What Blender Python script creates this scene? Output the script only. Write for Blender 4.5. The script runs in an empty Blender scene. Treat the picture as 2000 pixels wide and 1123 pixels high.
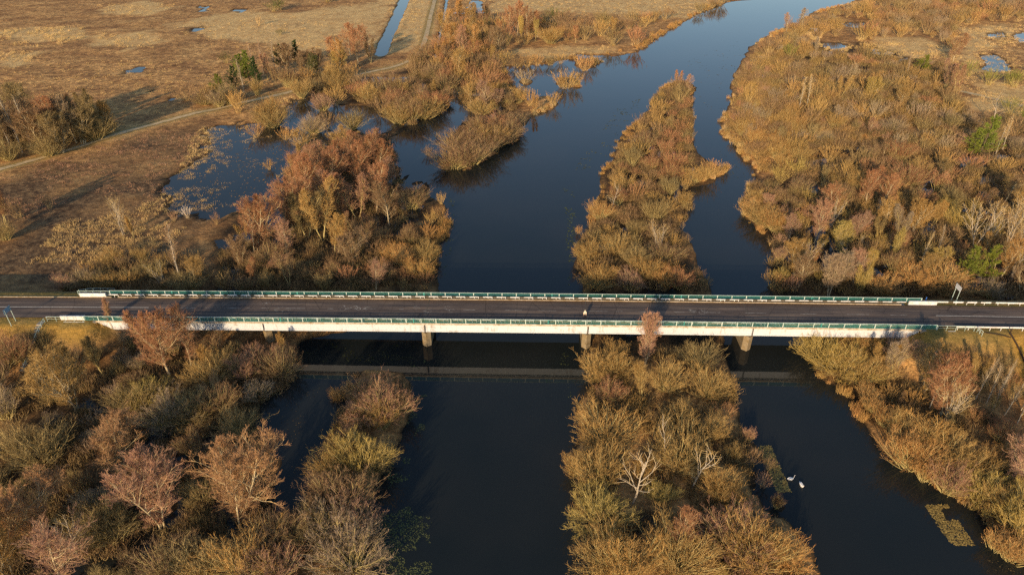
import bpy, bmesh, math, random
import numpy as np
from mathutils import Vector, Matrix

rad = math.radians
# ------------------------------------------------------------------ camera, sky, sun, exposure
S = bpy.context.scene
CAMZ, PITCH, ROLL, FPX = 85.45, rad(32.0), -0.0048, 1334.0      # metres, radians, focal length in px of a 2000 px wide frame
camd = bpy.data.cameras.new('camera'); cam = bpy.data.objects.new('camera', camd); S.collection.objects.link(cam)
camd.sensor_width = 36.0; camd.lens = FPX * 36.0 / 2000.0; camd.clip_start = 0.5; camd.clip_end = 20000
cam.location = (0, 0, CAMZ)
_f = Vector((0, math.cos(PITCH), -math.sin(PITCH))); _r = Vector((1, 0, 0)); _u = _r.cross(_f)
RT = math.cos(ROLL) * _r + math.sin(ROLL) * _u; UP = -math.sin(ROLL) * _r + math.cos(ROLL) * _u
cam.rotation_euler = Matrix((RT, UP, -_f)).transposed().to_euler()
S.camera = cam
SUN_EL, SUN_AZ = rad(16.0), rad(200.0)                           # azimuth of the sun, clockwise from +Y
W = bpy.data.worlds.new('World'); S.world = W; W.use_nodes = True
wn = W.node_tree.nodes; bg = wn['Background']
sky = wn.new('ShaderNodeTexSky'); sky.sky_type = 'NISHITA'; sky.sun_disc = False
sky.sun_elevation = SUN_EL; sky.sun_rotation = SUN_AZ; sky.altitude = 100; sky.air_density = 1.0; sky.dust_density = 1.0; sky.ozone_density = 1.5
W.node_tree.links.new(sky.outputs[0], bg.inputs[0]); bg.inputs[1].default_value = 0.15
sund = bpy.data.lights.new('sun', 'SUN'); sund.energy = 5.0; sund.angle = rad(0.6); sund.color = (1.0, 0.72, 0.43)
sun = bpy.data.objects.new('sun', sund); S.collection.objects.link(sun)
sdir = Vector((math.sin(SUN_AZ) * math.cos(SUN_EL), math.cos(SUN_AZ) * math.cos(SUN_EL), math.sin(SUN_EL)))
sun.rotation_euler = sdir.to_track_quat('Z', 'Y').to_euler(); sun.location = (-40, -60, 120)
S.view_settings.view_transform = 'Standard'; S.view_settings.look = 'None'; S.view_settings.gamma = 1.0
S.view_settings.exposure = 0.15
S.render.engine = 'CYCLES'
S.cycles.use_denoising = False; S.cycles.filter_width = 1.4; S.cycles.sample_clamp_indirect = 2.0; S.cycles.max_bounces = 6; S.cycles.diffuse_bounces = 2; S.cycles.glossy_bounces = 3; S.cycles.transparent_max_bounces = 4
S.cycles.caustics_reflective = False; S.cycles.caustics_refractive = False

COL = S.collection
rnd = random.Random(11)

# ------------------------------------------------------------------ survey helpers (metres)
def ray(px, py):
    d = _f + RT * ((px - 1000) / FPX) - UP * ((py - 561.5) / FPX)
    return d
def at(px, py, z=0.0):
    """ground point surveyed from the photograph: where the sight line meets the level z"""
    d = ray(px, py); k = (z - CAMZ) / d.z
    return (d.x * k, d.y * k)
def project(x, y, z):
    d = Vector((x, y, z - CAMZ)); zz = d.dot(_f)
    return 1000 + FPX * d.dot(RT) / zz, 561.5 - FPX * d.dot(UP) / zz, zz

# bridge frame: t along the bridge, w across (far side positive)
BY0, BPSI = 116.81, 0.0298
HD, HB, WR, CAMB, T0 = 6.81, 4.585, 4.83, 0.202, 30.5
cb, sb = math.cos(BPSI), math.sin(BPSI)
def B(t, w, z=0.0): return (t * cb + w * sb, BY0 - t * sb + w * cb, z)
def binv(x, y):
    dx, dy = x, y - BY0
    return dx * cb - dy * sb, dx * sb + dy * cb
def camber(t):
    u = (t - T0) / 74.0
    a = np.abs(u)
    return np.where(a < 2.0, -CAMB * u * u, -CAMB * (4 * a - 4))
def dz(t): return HD + float(camber(np.float64(t)))

# ------------------------------------------------------------------ numpy noise
def _h(ix, iy, s):
    n = (ix.astype(np.int64) * 374761393 + iy.astype(np.int64) * 668265263 + s * 974634777) & 0xffffffff
    n = ((n ^ (n >> 13)) * 1274126177) & 0xffffffff
    return ((n ^ (n >> 16)) & 0xffff) / 65535.0
def vnoise(x, y, s=0):
    ix, iy = np.floor(x), np.floor(y); fx, fy = x - ix, y - iy
    fx = fx * fx * (3 - 2 * fx); fy = fy * fy * (3 - 2 * fy)
    a = _h(ix, iy, s); b = _h(ix + 1, iy, s); c = _h(ix, iy + 1, s); d = _h(ix + 1, iy + 1, s)
    return (a + (b - a) * fx) * (1 - fy) + (c + (d - c) * fx) * fy
def fbm(x, y, sc, oct=4, s=0):
    v = 0; a = 0.5; t = 0
    for k in range(oct):
        v = v + a * vnoise(x / sc + 17.3 * k, y / sc - 9.1 * k, s + k); t += a; a *= 0.5; sc = sc / 2.03
    return v / t
def sdf(x, y, poly):
    """signed distance to a polygon, negative inside"""
    P = np.array(poly, float); Q = np.roll(P, -1, 0)
    d2 = np.full(x.shape, 1e18); ins = np.zeros(x.shape, bool)
    for (ax, ay), (bx, by) in zip(P, Q):
        ex, ey = bx - ax, by - ay; wx, wy = x - ax, y - ay
        t = np.clip((wx * ex + wy * ey) / max(ex * ex + ey * ey, 1e-9), 0, 1)
        d2 = np.minimum(d2, (wx - ex * t) ** 2 + (wy - ey * t) ** 2)
        c = ((ay <= y) != (by <= y))
        with np.errstate(divide='ignore', invalid='ignore'):
            xi = ax + (y - ay) * ex / (ey if abs(ey) > 1e-9 else 1e-9)
        ins ^= c & (x < xi)
    d = np.sqrt(d2)
    return np.where(ins, -d, d)
def G(pts): return [at(*p) for p in pts]

# ------------------------------------------------------------------ shorelines (surveyed)
RIVER = G([(858,600),(856,560),(853,520),(860,480),(874,445),(872,410),(850,385),(835,350),(800,335),(772,320),(758,296),(762,270),(800,246),
  (835,238),(872,214),(905,206),(925,215),(900,245),(870,275),(862,310),(872,328),(900,338),(935,322),(962,302),(985,280),(1010,258),(1022,246),
  (1050,222),(1078,216),(1092,205),(1088,192),(1062,188),(1035,196),(1020,180),(1000,165),(985,150),(984,132),(1010,130),(1040,128),(1075,126),(1095,118),(1120,115),
  (1150,112),(1195,112),(1240,104),(1272,88),(1300,64),(1332,48),(1350,35),(1400,14),(1430,4),(1470,0),(1520,-16),(1700,-60),(1820,-60),(1720,-18),
  (1660,4),(1640,12),(1590,22),(1560,45),(1512,60),(1462,92),(1444,128),(1430,150),(1426,190),(1412,225),(1404,250),(1424,275),(1445,300),(1464,322),
  (1478,345),(1462,368),(1450,392),(1456,425),(1482,452),(1514,466),(1505,482),(1522,502),(1505,530),(1495,560),(1520,600),(1560,640),(1570,680),
  (1598,735),(1650,780),(1682,830),(1715,880),(1760,915),(1800,940),(1850,968),(1900,1000),(1955,1050),(2000,1085),(2060,1180),(1900,1260),
  (1640,1190),(1600,1115),(1565,1050),(1545,1000),(1535,965),(1515,920),(1480,880),(1462,840),(1448,790),(1432,740),(1420,690),
  (1150,690),(1165,745),(1130,790),(1140,850),(1115,900),(1110,935),(1135,965),(1130,1000),(1160,1040),(1165,1123),(1165,1260),
  (720,1260),(722,1123),(728,1040),(730,980),(745,930),(765,895),(790,850),(815,790),(808,755),(800,720),(700,715),(690,735),
  (680,800),(650,850),(625,890),(610,930),(600,985),(545,1010),(525,985),(545,900),(515,860),(505,800),(560,760),(575,720),(585,670),(700,640),(860,640)])
ISLES = [G([(1323,158),(1300,165),(1280,182),(1262,222),(1215,262),(1208,290),(1172,335),(1176,372),(1155,402),(1155,440),(1122,482),(1124,520),(1135,575),(1145,640),(1152,700),
            (1425,700),(1410,640),(1392,575),(1362,520),(1360,482),(1335,460),(1330,430),(1352,405),(1360,368),(1400,352),(1405,338),(1430,332),(1428,325),(1400,322),(1360,300),(1352,262),(1352,205),(1358,172),(1345,158)]),
         G([(1080,166),(1100,172),(1128,172),(1135,160),(1120,152),(1090,152)]),
         G([(1120,128),(1140,138),(1160,134),(1175,120),(1150,112),(1128,118)]),
         G([(1012,165),(1035,170),(1042,158),(1020,152)]),
         G([(826,300),(840,303),(845,298),(834,292)])]
MARSH = [G([(425,254),(480,248),(545,262),(562,235),(575,212),(612,204),(650,222),(700,215),(745,200),(770,215),(790,240),(760,262),(700,262),(650,262),(640,290),(600,300),(565,335),(548,378),(480,402),(420,420),(372,412),(348,372),(352,338),(400,316),(440,302),(432,275)]),
         G([(560,195),(608,190),(690,206),(755,206),(762,226),(748,252),(700,262),(640,264),(560,262)]), G([(868,160),(905,152),(912,204),(878,207)]),
         G([(1448,850),(1482,882),(1520,925),(1545,965),(1548,1010),(1505,1010),(1470,960),(1440,900)]),
         G([(425,470),(470,470),(475,520),(470,575),(420,575),(432,520)]),
         G([(760,430),(800,392),(838,400),(820,430),(790,450),(770,470)]),
         G([(660,165),(720,150),(800,150),(800,165),(740,180),(690,190),(665,182)]),
         G([(790,150),(830,150),(845,170),(820,182),(790,172)]),
         G([(1105,112),(1125,106),(1190,108),(1190,113),(1150,116)]),
         G([(915,0),(940,0),(944,20),(930,28),(915,20)]), G([(880,24),(950,24),(950,28),(880,29)]),
         G([(390,14),(410,14),(411,23),(393,24)]), G([(455,20),(480,20),(480,26),(455,25)]), G([(368,58),(398,53),(396,61),(370,65)]),
         G([(248,138),(285,131),(280,140),(250,143)]), G([(328,192),(350,190),(346,198),(330,197)]), G([(288,178),(305,177),(303,182),(288,183)]),
         G([(1608,86),(1640,84),(1650,92),(1640,98),(1612,95)]), G([(1640,45),(1692,44),(1690,56),(1650,56)]), G([(1582,55),(1600,55),(1602,66),(1584,64)]),
         G([(1752,120),(1775,112),(1780,122),(1760,132)]), G([(1920,110),(1940,104),(1975,132),(1970,140),(1940,140),(1918,138)]), G([(1972,68),(2060,55),(2060,90),(1985,84)]),
         G([(1925,66),(1965,64),(1970,72),(1935,75)]), G([(1585,292),(1640,284),(1695,280),(1690,288),(1640,296),(1590,300)]), G([(1790,360),(1805,355),(1812,372),(1795,375)]),
         G([(1868,352),(1960,345),(1960,352),(1900,366),(1875,362)]), G([(1905,236),(1920,236),(1918,250),(1906,250)]), G([(1870,450),(1900,430),(1910,445),(1880,470)]),
         G([(1500,170),(1530,176),(1528,186),(1506,182)]), G([(1235,800),(1275,800),(1285,830),(1270,850),(1240,840)]), G([(1230,1010),(1270,1010),(1262,1055),(1232,1050)]),
         G([(1325,905),(1345,900),(1352,930),(1330,935)]), G([(380,1060),(420,1040),(430,1090),(395,1100)])]
CANAL = G([(733,108),(738,86),(752,60),(766,30),(780,0),(790,-40),(806,-40),(801,0),(790,26),(772,66),(757,106),(745,112)])
DITCH = G([(848,112),(851,90),(858,60),(865,30),(870,0),(876,0),(871,32),(864,62),(858,92),(854,114)])
WETZ = [G([(420,600),(420,455),(470,400),(560,300),(640,180),(800,135),(900,100),(1000,150),(1030,260),(900,345),(850,380),(880,440),(860,600)]),
        G([(1560,290),(1600,284),(1720,270),(2060,300),(2060,590),(1480,590),(1470,400),(1530,350)]),
        G([(1570,90),(1700,80),(1820,140),(1700,180),(1500,190),(1440,150)]),
        G([(0,760),(200,690),(580,690),(600,1000),(740,1000),(740,1260),(-60,1260)]),
        G([(1560,680),(1650,700),(1800,860),(2060,960),(2060,1180),(1900,1020)])]
def road_rect(x, y):
    """distance outside the two embankment crowns"""
    t, w = binv(x, y)
    def rect(t0, t1, hw):
        cx, hx = (t0 + t1) / 2, (t1 - t0) / 2
        qx, qy = np.abs(t - cx) - hx, np.abs(w) - hw
        return np.sqrt(np.maximum(qx, 0) ** 2 + np.maximum(qy, 0) ** 2)
    return np.minimum(rect(-6000, -85.5, 6.0), rect(82.0, 6000, 6.0)), t, w
def height(x, y):
    x = np.asarray(x, float); y = np.asarray(y, float)
    wob = (fbm(x, y, 7, 3, 5) - 0.5) * 3.4 + (fbm(x, y, 2.2, 2, 9) - 0.5) * 1.2
    L = sdf(x, y, RIVER)
    for I in ISLES: L = np.maximum(L, -sdf(x, y, I))
    L = L + wob
    wet = np.full(x.shape, 1e9)
    for Z in WETZ: wet = np.minimum(wet, sdf(x, y, Z))
    for I in ISLES[:1]: wet = np.minimum(wet, sdf(x, y, I))
    wetf = np.clip(0.5 - (wet + wob * 2) / 16.0, 0, 1)
    n = fbm(x, y, 14, 5, 1); n2 = fbm(x, y, 2.4, 3, 3)
    dry = 0.55 + (n - 0.5) * 0.9 + (n2 - 0.5) * 0.22
    wetl = 0.00 + (n - 0.5) * 0.65 + (n2 - 0.5) * 0.22
    lev = dry * (1 - wetf) + wetl * wetf
    h = np.where(L > 0, np.minimum(lev, -0.05 + L * 0.28), np.maximum(-1.6, -0.06 + L * 0.45))
    M0 = sdf(x, y, MARSH[0]) + wob * 2.6 + (fbm(x, y, 18, 3, 15) - .5) * 14 - 3.5
    M = np.full(x.shape, 1e9)
    for Z in MARSH[1:]: M = np.minimum(M, sdf(x, y, Z))
    M = M + wob * 1.1 + (fbm(x, y, 11, 3, 16) - .5) * 5
    M = np.minimum(M, M0)
    hm = np.where(M < 0, np.maximum(-0.35, M * 0.05 - 0.02) + (n2 - 0.5) * 0.42 + (n - .5) * .25, 1e9)
    h = np.minimum(h, hm)
    for Z in (CANAL, DITCH):
        C = sdf(x, y, Z) + (fbm(x, y, 5, 2, 4) - .5) * 1.2
        h = np.where(C < 0, np.minimum(h, np.maximum(-0.8, C * 0.5)), np.where(C < 3.0, np.maximum(np.minimum(h, 0.9), 0.28 * C), h))
    dr, t, w = road_rect(x, y)
    top = HD + camber(t) - 0.08
    e = top - dr / 1.65 + np.clip(dr, 0, 1) * (n2 - 0.5) * 0.5
    return np.maximum(h, e)

# ------------------------------------------------------------------ object helpers
def mat(name):
    m = bpy.data.materials.new(name); m.use_nodes = True
    return m, m.node_tree.nodes, m.node_tree.links, m.node_tree.nodes['Principled BSDF']
def simple(name, col, rough=0.7, metal=0.0, var=0.0, scale=3.0, dirt=None, spec=0.3):
    m, n, l, p = mat(name)
    p.inputs['Roughness'].default_value = rough; p.inputs['Metallic'].default_value = metal
    p.inputs['Specular IOR Level'].default_value = spec
    if var or dirt:
        tc = n.new('ShaderNodeTexCoord'); nz = n.new('ShaderNodeTexNoise'); nz.inputs['Scale'].default_value = scale; nz.inputs['Detail'].default_value = 6; nz.inputs['Roughness'].default_value = .7
        l.new(tc.outputs['Object'], nz.inputs['Vector'])
        cr = n.new('ShaderNodeValToRGB'); c2 = dirt or tuple(max(0, c * (1 - var)) for c in col)
        cr.color_ramp.elements[0].position = 0.35; cr.color_ramp.elements[1].position = 0.6
        cr.color_ramp.elements[0].color = (*c2, 1); cr.color_ramp.elements[1].color = (*col, 1)
        l.new(nz.outputs['Fac'], cr.inputs['Fac']); l.new(cr.outputs['Color'], p.inputs['Base Color'])
        bp = n.new('ShaderNodeBump'); bp.inputs['Strength'].default_value = .25; bp.inputs['Distance'].default_value = .02
        l.new(nz.outputs['Fac'], bp.inputs['Height']); l.new(bp.outputs['Normal'], p.inputs['Normal'])
    else:
        p.inputs['Base Color'].default_value = (*col, 1)
    return m
def mesh_np(name, verts, faces_flat, starts, totals, mats, attrs=None, fmat=None, smooth=False):
    me = bpy.data.meshes.new(name)
    v = np.asarray(verts, np.float32)
    me.vertices.add(len(v)); me.vertices.foreach_set('co', v.ravel())
    me.loops.add(len(faces_flat)); me.loops.foreach_set('vertex_index', np.asarray(faces_flat, np.int32))
    me.polygons.add(len(starts)); me.polygons.foreach_set('loop_start', np.asarray(starts, np.int32))
    try: me.polygons.foreach_set('loop_total', np.asarray(totals, np.int32))
    except Exception: pass
    for m in mats: me.materials.append(m)
    if fmat is not None: me.polygons.foreach_set('material_index', np.asarray(fmat, np.int32))
    if attrs:
        for k, (typ, a) in attrs.items():
            at_ = me.attributes.new(k, typ, 'POINT')
            at_.data.foreach_set('color' if typ == 'FLOAT_COLOR' else 'value', np.asarray(a, np.float32).ravel())
    me.update(calc_edges=True)
    if smooth: me.polygons.foreach_set('use_smooth', np.ones(len(starts), bool))
    return me
def quads(name, v, q, mats, **k):
    q = np.asarray(q, np.int32); n = q.shape[1]
    return mesh_np(name, v, q.ravel(), np.arange(len(q)) * n, np.full(len(q), n), mats, **k)
def link(name, me, parent=None):
    o = bpy.data.objects.new(name, me); COL.objects.link(o)
    if parent is not None: o.parent = parent
    return o
def tag(o, label=None, cat=None, group=None, kind=None):
    if label: o['label'] = label
    if cat: o['category'] = cat
    if group: o['group'] = group
    if kind: o['kind'] = kind
    return o
def empty(name, loc=(0, 0, 0), rz=0.0):
    o = bpy.data.objects.new(name, None); COL.objects.link(o); o.location = loc; o.rotation_euler = (0, 0, rz); o.empty_display_size = .3
    return o
class MB:
    """collects boxes, bars and loose shapes; build() links them as ONE mesh object"""
    def __init__(s): s.v = []; s.f = []; s.m = []
    def poly(s, pts, faces, m=0):
        b = len(s.v); s.v += [tuple(p) for p in pts]; s.f += [tuple(b + i for i in f) for f in faces]; s.m += [m] * len(faces)
    def hexa(s, p, m=0):  # 8 points: bottom 4 ccw, top 4 ccw
        s.poly(p, [(3, 2, 1, 0), (4, 5, 6, 7), (0, 1, 5, 4), (1, 2, 6, 5), (2, 3, 7, 6), (3, 0, 4, 7)], m)
    def bbox(s, t0, t1, w0, w1, z0, z1, m=0, cam_=True, step=None):
        """box in the bridge frame, following the camber of the deck; z relative to the deck when cam_"""
        n = 1 if not step else max(1, int(round((t1 - t0) / step)))
        zz = (lambda t, z: dz(t) + z) if cam_ else (lambda t, z: z)
        ts = [t0 + (t1 - t0) * i / n for i in range(n + 1)]
        P = []
        for t in ts: P += [B(t, w0, zz(t, z0)), B(t, w1, zz(t, z0)), B(t, w1, zz(t, z1)), B(t, w0, zz(t, z1))]
        F = [(0, 1, 2, 3), tuple(4 * n + i for i in (3, 2, 1, 0))]
        for i in range(n):
            a, b = 4 * i, 4 * i + 4
            for k in range(4): k2 = (k + 1) % 4; F.append((a + k, b + k, b + k2, a + k2))
        s.poly(P, F, m)
    def tube(s, pts, r, n=6, m=0, r2=None):
        pts = [Vector(p) for p in pts]; k = len(pts)
        b = len(s.v)
        for i, p in enumerate(pts):
            d = (pts[min(i + 1, k - 1)] - pts[max(i - 1, 0)]).normalized()
            a = Vector((0, 0, 1)) if abs(d.z) < .9 else Vector((1, 0, 0)); u = d.cross(a).normalized(); v = d.cross(u)
            rr = r if r2 is None else r + (r2 - r) * i / (k - 1)
            for j in range(n):
                an = 2 * math.pi * j / n; s.v.append(tuple(p + (u * math.cos(an) + v * math.sin(an)) * rr))
        for i in range(k - 1):
            for j in range(n):
                j2 = (j + 1) % n; s.f.append((b + i * n + j, b + i * n + j2, b + (i + 1) * n + j2, b + (i + 1) * n + j)); s.m.append(m)
        s.f.append(tuple(b + j for j in range(n))[::-1]); s.m.append(m)
        s.f.append(tuple(b + (k - 1) * n + j for j in range(n))); s.m.append(m)
    def build(s, name, mats, parent=None, smooth=False, off=None, fix=True):
        if not isinstance(mats, (list, tuple)): mats = [mats]
        me = bpy.data.meshes.new(name)
        v = s.v if off is None else [(a - off[0], b_ - off[1], c - off[2]) for a, b_, c in s.v]
        me.from_pydata(v, [], s.f)
        for m in mats: me.materials.append(m)
        me.polygons.foreach_set('material_index', s.m)
        if fix:
            bm = bmesh.new(); bm.from_mesh(me); bmesh.ops.recalc_face_normals(bm, faces=bm.faces); bm.to_mesh(me); bm.free()
        if smooth: me.polygons.foreach_set('use_smooth', [True] * len(me.polygons))
        return link(name, me, parent)

# ------------------------------------------------------------------ materials
def ramp(n, stops):
    cr = n.new('ShaderNodeValToRGB'); e = cr.color_ramp.elements
    while len(e) < len(stops): e.new(.5)
    for k, (p, c) in enumerate(stops): e[k].position = p; e[k].color = (*c, 1)
    return cr
def ground_material():
    m, n, l, p = mat('ground_soil'); p.inputs['Roughness'].default_value = .95; p.inputs['Specular IOR Level'].default_value = .15
    tc = n.new('ShaderNodeTexCoord')
    def noise(sc, det=8, ro=.65, dist=0.0, stretch=None):
        dist = 0.0
        z = n.new('ShaderNodeTexNoise'); z.inputs['Scale'].default_value = sc; z.inputs['Detail'].default_value = det
        z.inputs['Roughness'].default_value = ro; z.inputs['Distortion'].default_value = dist
        if stretch:
            mp = n.new('ShaderNodeMapping'); mp.inputs['Scale'].default_value = stretch; l.new(tc.outputs['Object'], mp.inputs['Vector']); l.new(mp.outputs[0], z.inputs['Vector'])
        else: l.new(tc.outputs['Object'], z.inputs['Vector'])
        return z.outputs['Fac']
    def mix(f, a, b):
        x = n.new('ShaderNodeMix'); x.data_type = 'RGBA'
        if isinstance(f, float): x.inputs[0].default_value = f
        else: l.new(f, x.inputs[0])
        for s_, c in ((6, a), (7, b)):
            if isinstance(c, tuple): x.inputs[s_].default_value = (*c, 1)
            else: l.new(c, x.inputs[s_])
        return x.outputs[2]
    heath = ramp(n, [(0.28, (.130, .075, .040)), (.42, (.32, .175, .074)), (.54, (.52, .31, .125)), (.68, (.76, .50, .21))]); l.new(noise(.045, 12, .80, .6, (1, 1.6, 1)), heath.inputs[0])
    fine = ramp(n, [(0.42, (.34, .30, .28)), (.5, (.85, .82, .78)), (.58, (1.5, 1.42, 1.3))]); l.new(noise(.42, 10, .85, .5), fine.inputs[0])
    mu = n.new('ShaderNodeMix'); mu.data_type = 'RGBA'; mu.blend_type = 'MULTIPLY'; mu.inputs[0].default_value = .8; mu.clamp_result = False
    l.new(heath.outputs[0], mu.inputs[6]); l.new(fine.outputs[0], mu.inputs[7])
    # masks painted per vertex: straw, green, wet
    def attr(nm):
        a = n.new('ShaderNodeAttribute'); a.attribute_name = nm; return a.outputs['Fac']
    straw = ramp(n, [(.34, (.36, .22, .09)), (.5, (.66, .45, .19)), (.66, (.85, .62, .29))]); l.new(noise(.4, 10, .85, .5), straw.inputs[0])
    green = ramp(n, [(.3, (.10, .085, .022)), (.5, (.17, .15, .038)), (.7, (.30, .20, .06))]); l.new(noise(.55, 8, .8, .5), green.inputs[0])
    gold = ramp(n, [(.3, (.20, .12, .025)), (.5, (.36, .22, .05)), (.7, (.50, .29, .08))]); l.new(noise(.9, 8, .8, .5), gold.inputs[0])
    peatc = ramp(n, [(.40, (.055, .034, .020)), (.5, (.135, .085, .046)), (.60, (.26, .17, .085))]); l.new(noise(.5, 9, .8), peatc.inputs[0])
    c = mix(attr('peat'), mu.outputs[2], peatc.outputs[0])
    c = mix(attr('straw'), c, straw.outputs[0])
    c = mix(attr('green'), c, green.outputs[0])
    c = mix(attr('gold'), c, gold.outputs[0])
    mudc = ramp(n, [(.35, (.022, .016, .010)), (.65, (.060, .042, .024))]); l.new(noise(.7, 6, .7), mudc.inputs[0])
    c = mix(attr('wet'), c, mudc.outputs[0])
    l.new(c, p.inputs['Base Color'])
    b1 = n.new('ShaderNodeBump'); b1.inputs['Strength'].default_value = .9; b1.inputs['Distance'].default_value = .5; l.new(noise(1.3, 6, .7, .5), b1.inputs['Height'])
    l.new(b1.outputs[0], p.inputs['Normal'])
    return m
def water_material():
    m, n, l, p = mat('water')
    p.inputs['Base Color'].default_value = (.0065, .0080, .0078, 1); p.inputs['Roughness'].default_value = .03; p.inputs['IOR'].default_value = 1.333
    p.inputs['Specular IOR Level'].default_value = .5
    tc = n.new('ShaderNodeTexCoord'); z = n.new('ShaderNodeTexNoise'); z.inputs['Scale'].default_value = 1.6; z.inputs['Detail'].default_value = 3
    l.new(tc.outputs['Object'], z.inputs['Vector'])
    z2 = n.new('ShaderNodeTexNoise'); z2.inputs['Scale'].default_value = .035; z2.inputs['Detail'].default_value = 3; l.new(tc.outputs['Object'], z2.inputs['Vector'])
    mm = n.new('ShaderNodeMath'); mm.operation = 'MULTIPLY'; l.new(z.outputs['Fac'], mm.inputs[0]); l.new(z2.outputs['Fac'], mm.inputs[1])
    b = n.new('ShaderNodeBump'); b.inputs['Strength'].default_value = .05; b.inputs['Distance'].default_value = .12; l.new(mm.outputs[0], b.inputs['Height']); l.new(b.outputs[0], p.inputs['Normal'])
    cr = ramp(n, [(.35, (.0110, .0155, .0165)), (.65, (.0180, .0205, .0200))]); l.new(z2.outputs['Fac'], cr.inputs[0]); l.new(cr.outputs[0], p.inputs['Base Color'])
    return m
def road_material():
    m, n, l, p = mat('asphalt'); p.inputs['Roughness'].default_value = .85; p.inputs['Specular IOR Level'].default_value = .25
    uv = n.new('ShaderNodeAttribute'); uv.attribute_name = 'tw'   # (t, w, 0): road metres
    def noise(st, det=6, ro=.6):
        mp = n.new('ShaderNodeMapping'); mp.inputs['Scale'].default_value = st; l.new(uv.outputs['Vector'], mp.inputs['Vector'])
        z = n.new('ShaderNodeTexNoise'); z.inputs['Scale'].default_value = 1; z.inputs['Detail'].default_value = det; z.inputs['Roughness'].default_value = ro; l.new(mp.outputs[0], z.inputs['Vector']); return z.outputs['Fac']
    base = ramp(n, [(.3, (.062, .052, .050)), (.5, (.112, .092, .080)), (.72, (.215, .170, .130))]); l.new(noise((.05, 1.1, 1), 8, .6), base.inputs[0])
    patch = ramp(n, [(.42, (0, 0, 0)), (.56, (1, 1, 1))]); l.new(noise((.35, .6, 1), 5, .6), patch.inputs[0])
    mx = n.new('ShaderNodeMix'); mx.data_type = 'RGBA'; mx.blend_type = 'MULTIPLY'; mx.inputs[0].default_value = 1
    l.new(base.outputs[0], mx.inputs[6]); pr = ramp(n, [(.4, (.78, .78, .82)), (.6, (1.12, 1.05, 1.0))]); l.new(noise((.12, .5, 1), 6, .65), pr.inputs[0]); l.new(pr.outputs[0], mx.inputs[7])
    # leaf litter and moss gathered along the far kerb and near kerb
    sp = n.new('ShaderNodeSeparateXYZ'); l.new(uv.outputs['Vector'], sp.inputs[0])
    k = n.new('ShaderNodeMapRange'); k.inputs[1].default_value = 1.9; k.inputs[2].default_value = 3.8; l.new(sp.outputs[1], k.inputs[0])
    ad = n.new('ShaderNodeMath'); ad.operation = 'MULTIPLY_ADD'; l.new(noise((.25, 1.3, 1), 6, .75), ad.inputs[0]); ad.inputs[1].default_value = 1.6; ad.inputs[2].default_value = -.9
    a2 = n.new('ShaderNodeMath'); a2.operation = 'ADD'; l.new(ad.outputs[0], a2.inputs[0]); l.new(k.outputs[0], a2.inputs[1])
    a3 = n.new('ShaderNodeMath'); a3.operation = 'MULTIPLY'; a3.use_clamp = True; l.new(a2.outputs[0], a3.inputs[0]); a3.inputs[1].default_value = .9
    m2 = n.new('ShaderNodeMix'); m2.data_type = 'RGBA'; l.new(a3.outputs[0], m2.inputs[0]); l.new(mx.outputs[2], m2.inputs[6])
    lit = ramp(n, [(.35, (.075, .050, .030)), (.65, (.15, .085, .040))]); l.new(noise((1.2, 3, 1), 5, .7), lit.inputs[0]); l.new(lit.outputs[0], m2.inputs[7])
    # tar joints across the deck
    wv = n.new('ShaderNodeTexVoronoi'); wv.feature = 'DISTANCE_TO_EDGE'; wv.inputs['Scale'].default_value = 1
    mp = n.new('ShaderNodeMapping'); mp.inputs['Scale'].default_value = (.22, .12, 1); l.new(uv.outputs['Vector'], mp.inputs[0]); l.new(mp.outputs[0], wv.inputs['Vector'])
    cr2 = ramp(n, [(.004, (.5, .5, .5)), (.010, (1, 1, 1))]); l.new(wv.outputs['Distance'], cr2.inputs[0])
    m3 = n.new('ShaderNodeMix'); m3.data_type = 'RGBA'; m3.blend_type = 'MULTIPLY'; m3.inputs[0].default_value = .8; l.new(m2.outputs[2], m3.inputs[6]); l.new(cr2.outputs[0], m3.inputs[7])
    l.new(m3.outputs[2], p.inputs['Base Color'])
    return m
def plant_material(name, src):
    """bark at the base, the thing's own twig colour at the tips; src 'object' takes it from the object, 'tint' from the mesh"""
    m, n, l, p = mat(name); p.inputs['Roughness'].default_value = .8; p.inputs['Specular IOR Level'].default_value = .1
    a = n.new('ShaderNodeAttribute'); a.attribute_name = 'tip'
    if src == 'object':
        oi = n.new('ShaderNodeObjectInfo'); c = oi.outputs['Color']
    else:
        oi = n.new('ShaderNodeAttribute'); oi.attribute_name = 'tint'; c = oi.outputs['Color']
    bark = n.new('ShaderNodeMix'); bark.data_type = 'RGBA'; bark.inputs[0].default_value = .28; bark.inputs[6].default_value = (.58, .43, .19, 1); l.new(c, bark.inputs[7])
    x = n.new('ShaderNodeMix'); x.data_type = 'RGBA'; l.new(a.outputs['Fac'], x.inputs[0]); l.new(bark.outputs[2], x.inputs[6]); l.new(c, x.inputs[7])
    l.new(x.outputs[2], p.inputs['Base Color'])
    return m
M_GROUND, M_WATER, M_ROAD = ground_material(), water_material(), road_material()
M_PLANT, M_PLANTS = plant_material('plant_twigs', 'object'), plant_material('plant_scrub', 'tint')
M_BARK_Y = simple('bark_mossy', (.56, .46, .20), .9, var=.4, scale=4)
M_BARK = simple('bark_brown', (.15, .115, .07), .9, var=.4, scale=4)
M_BARK_W = simple('bark_white', (.52, .46, .36), .8, dirt=(.2, .17, .13), scale=5)
M_DEAD = simple('dead_wood', (.50, .43, .33), .8, var=.35, scale=4)
M_WHITE = simple('white_paint', (.76, .78, .80), .6, dirt=(.52, .50, .46), scale=1.3)
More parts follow.
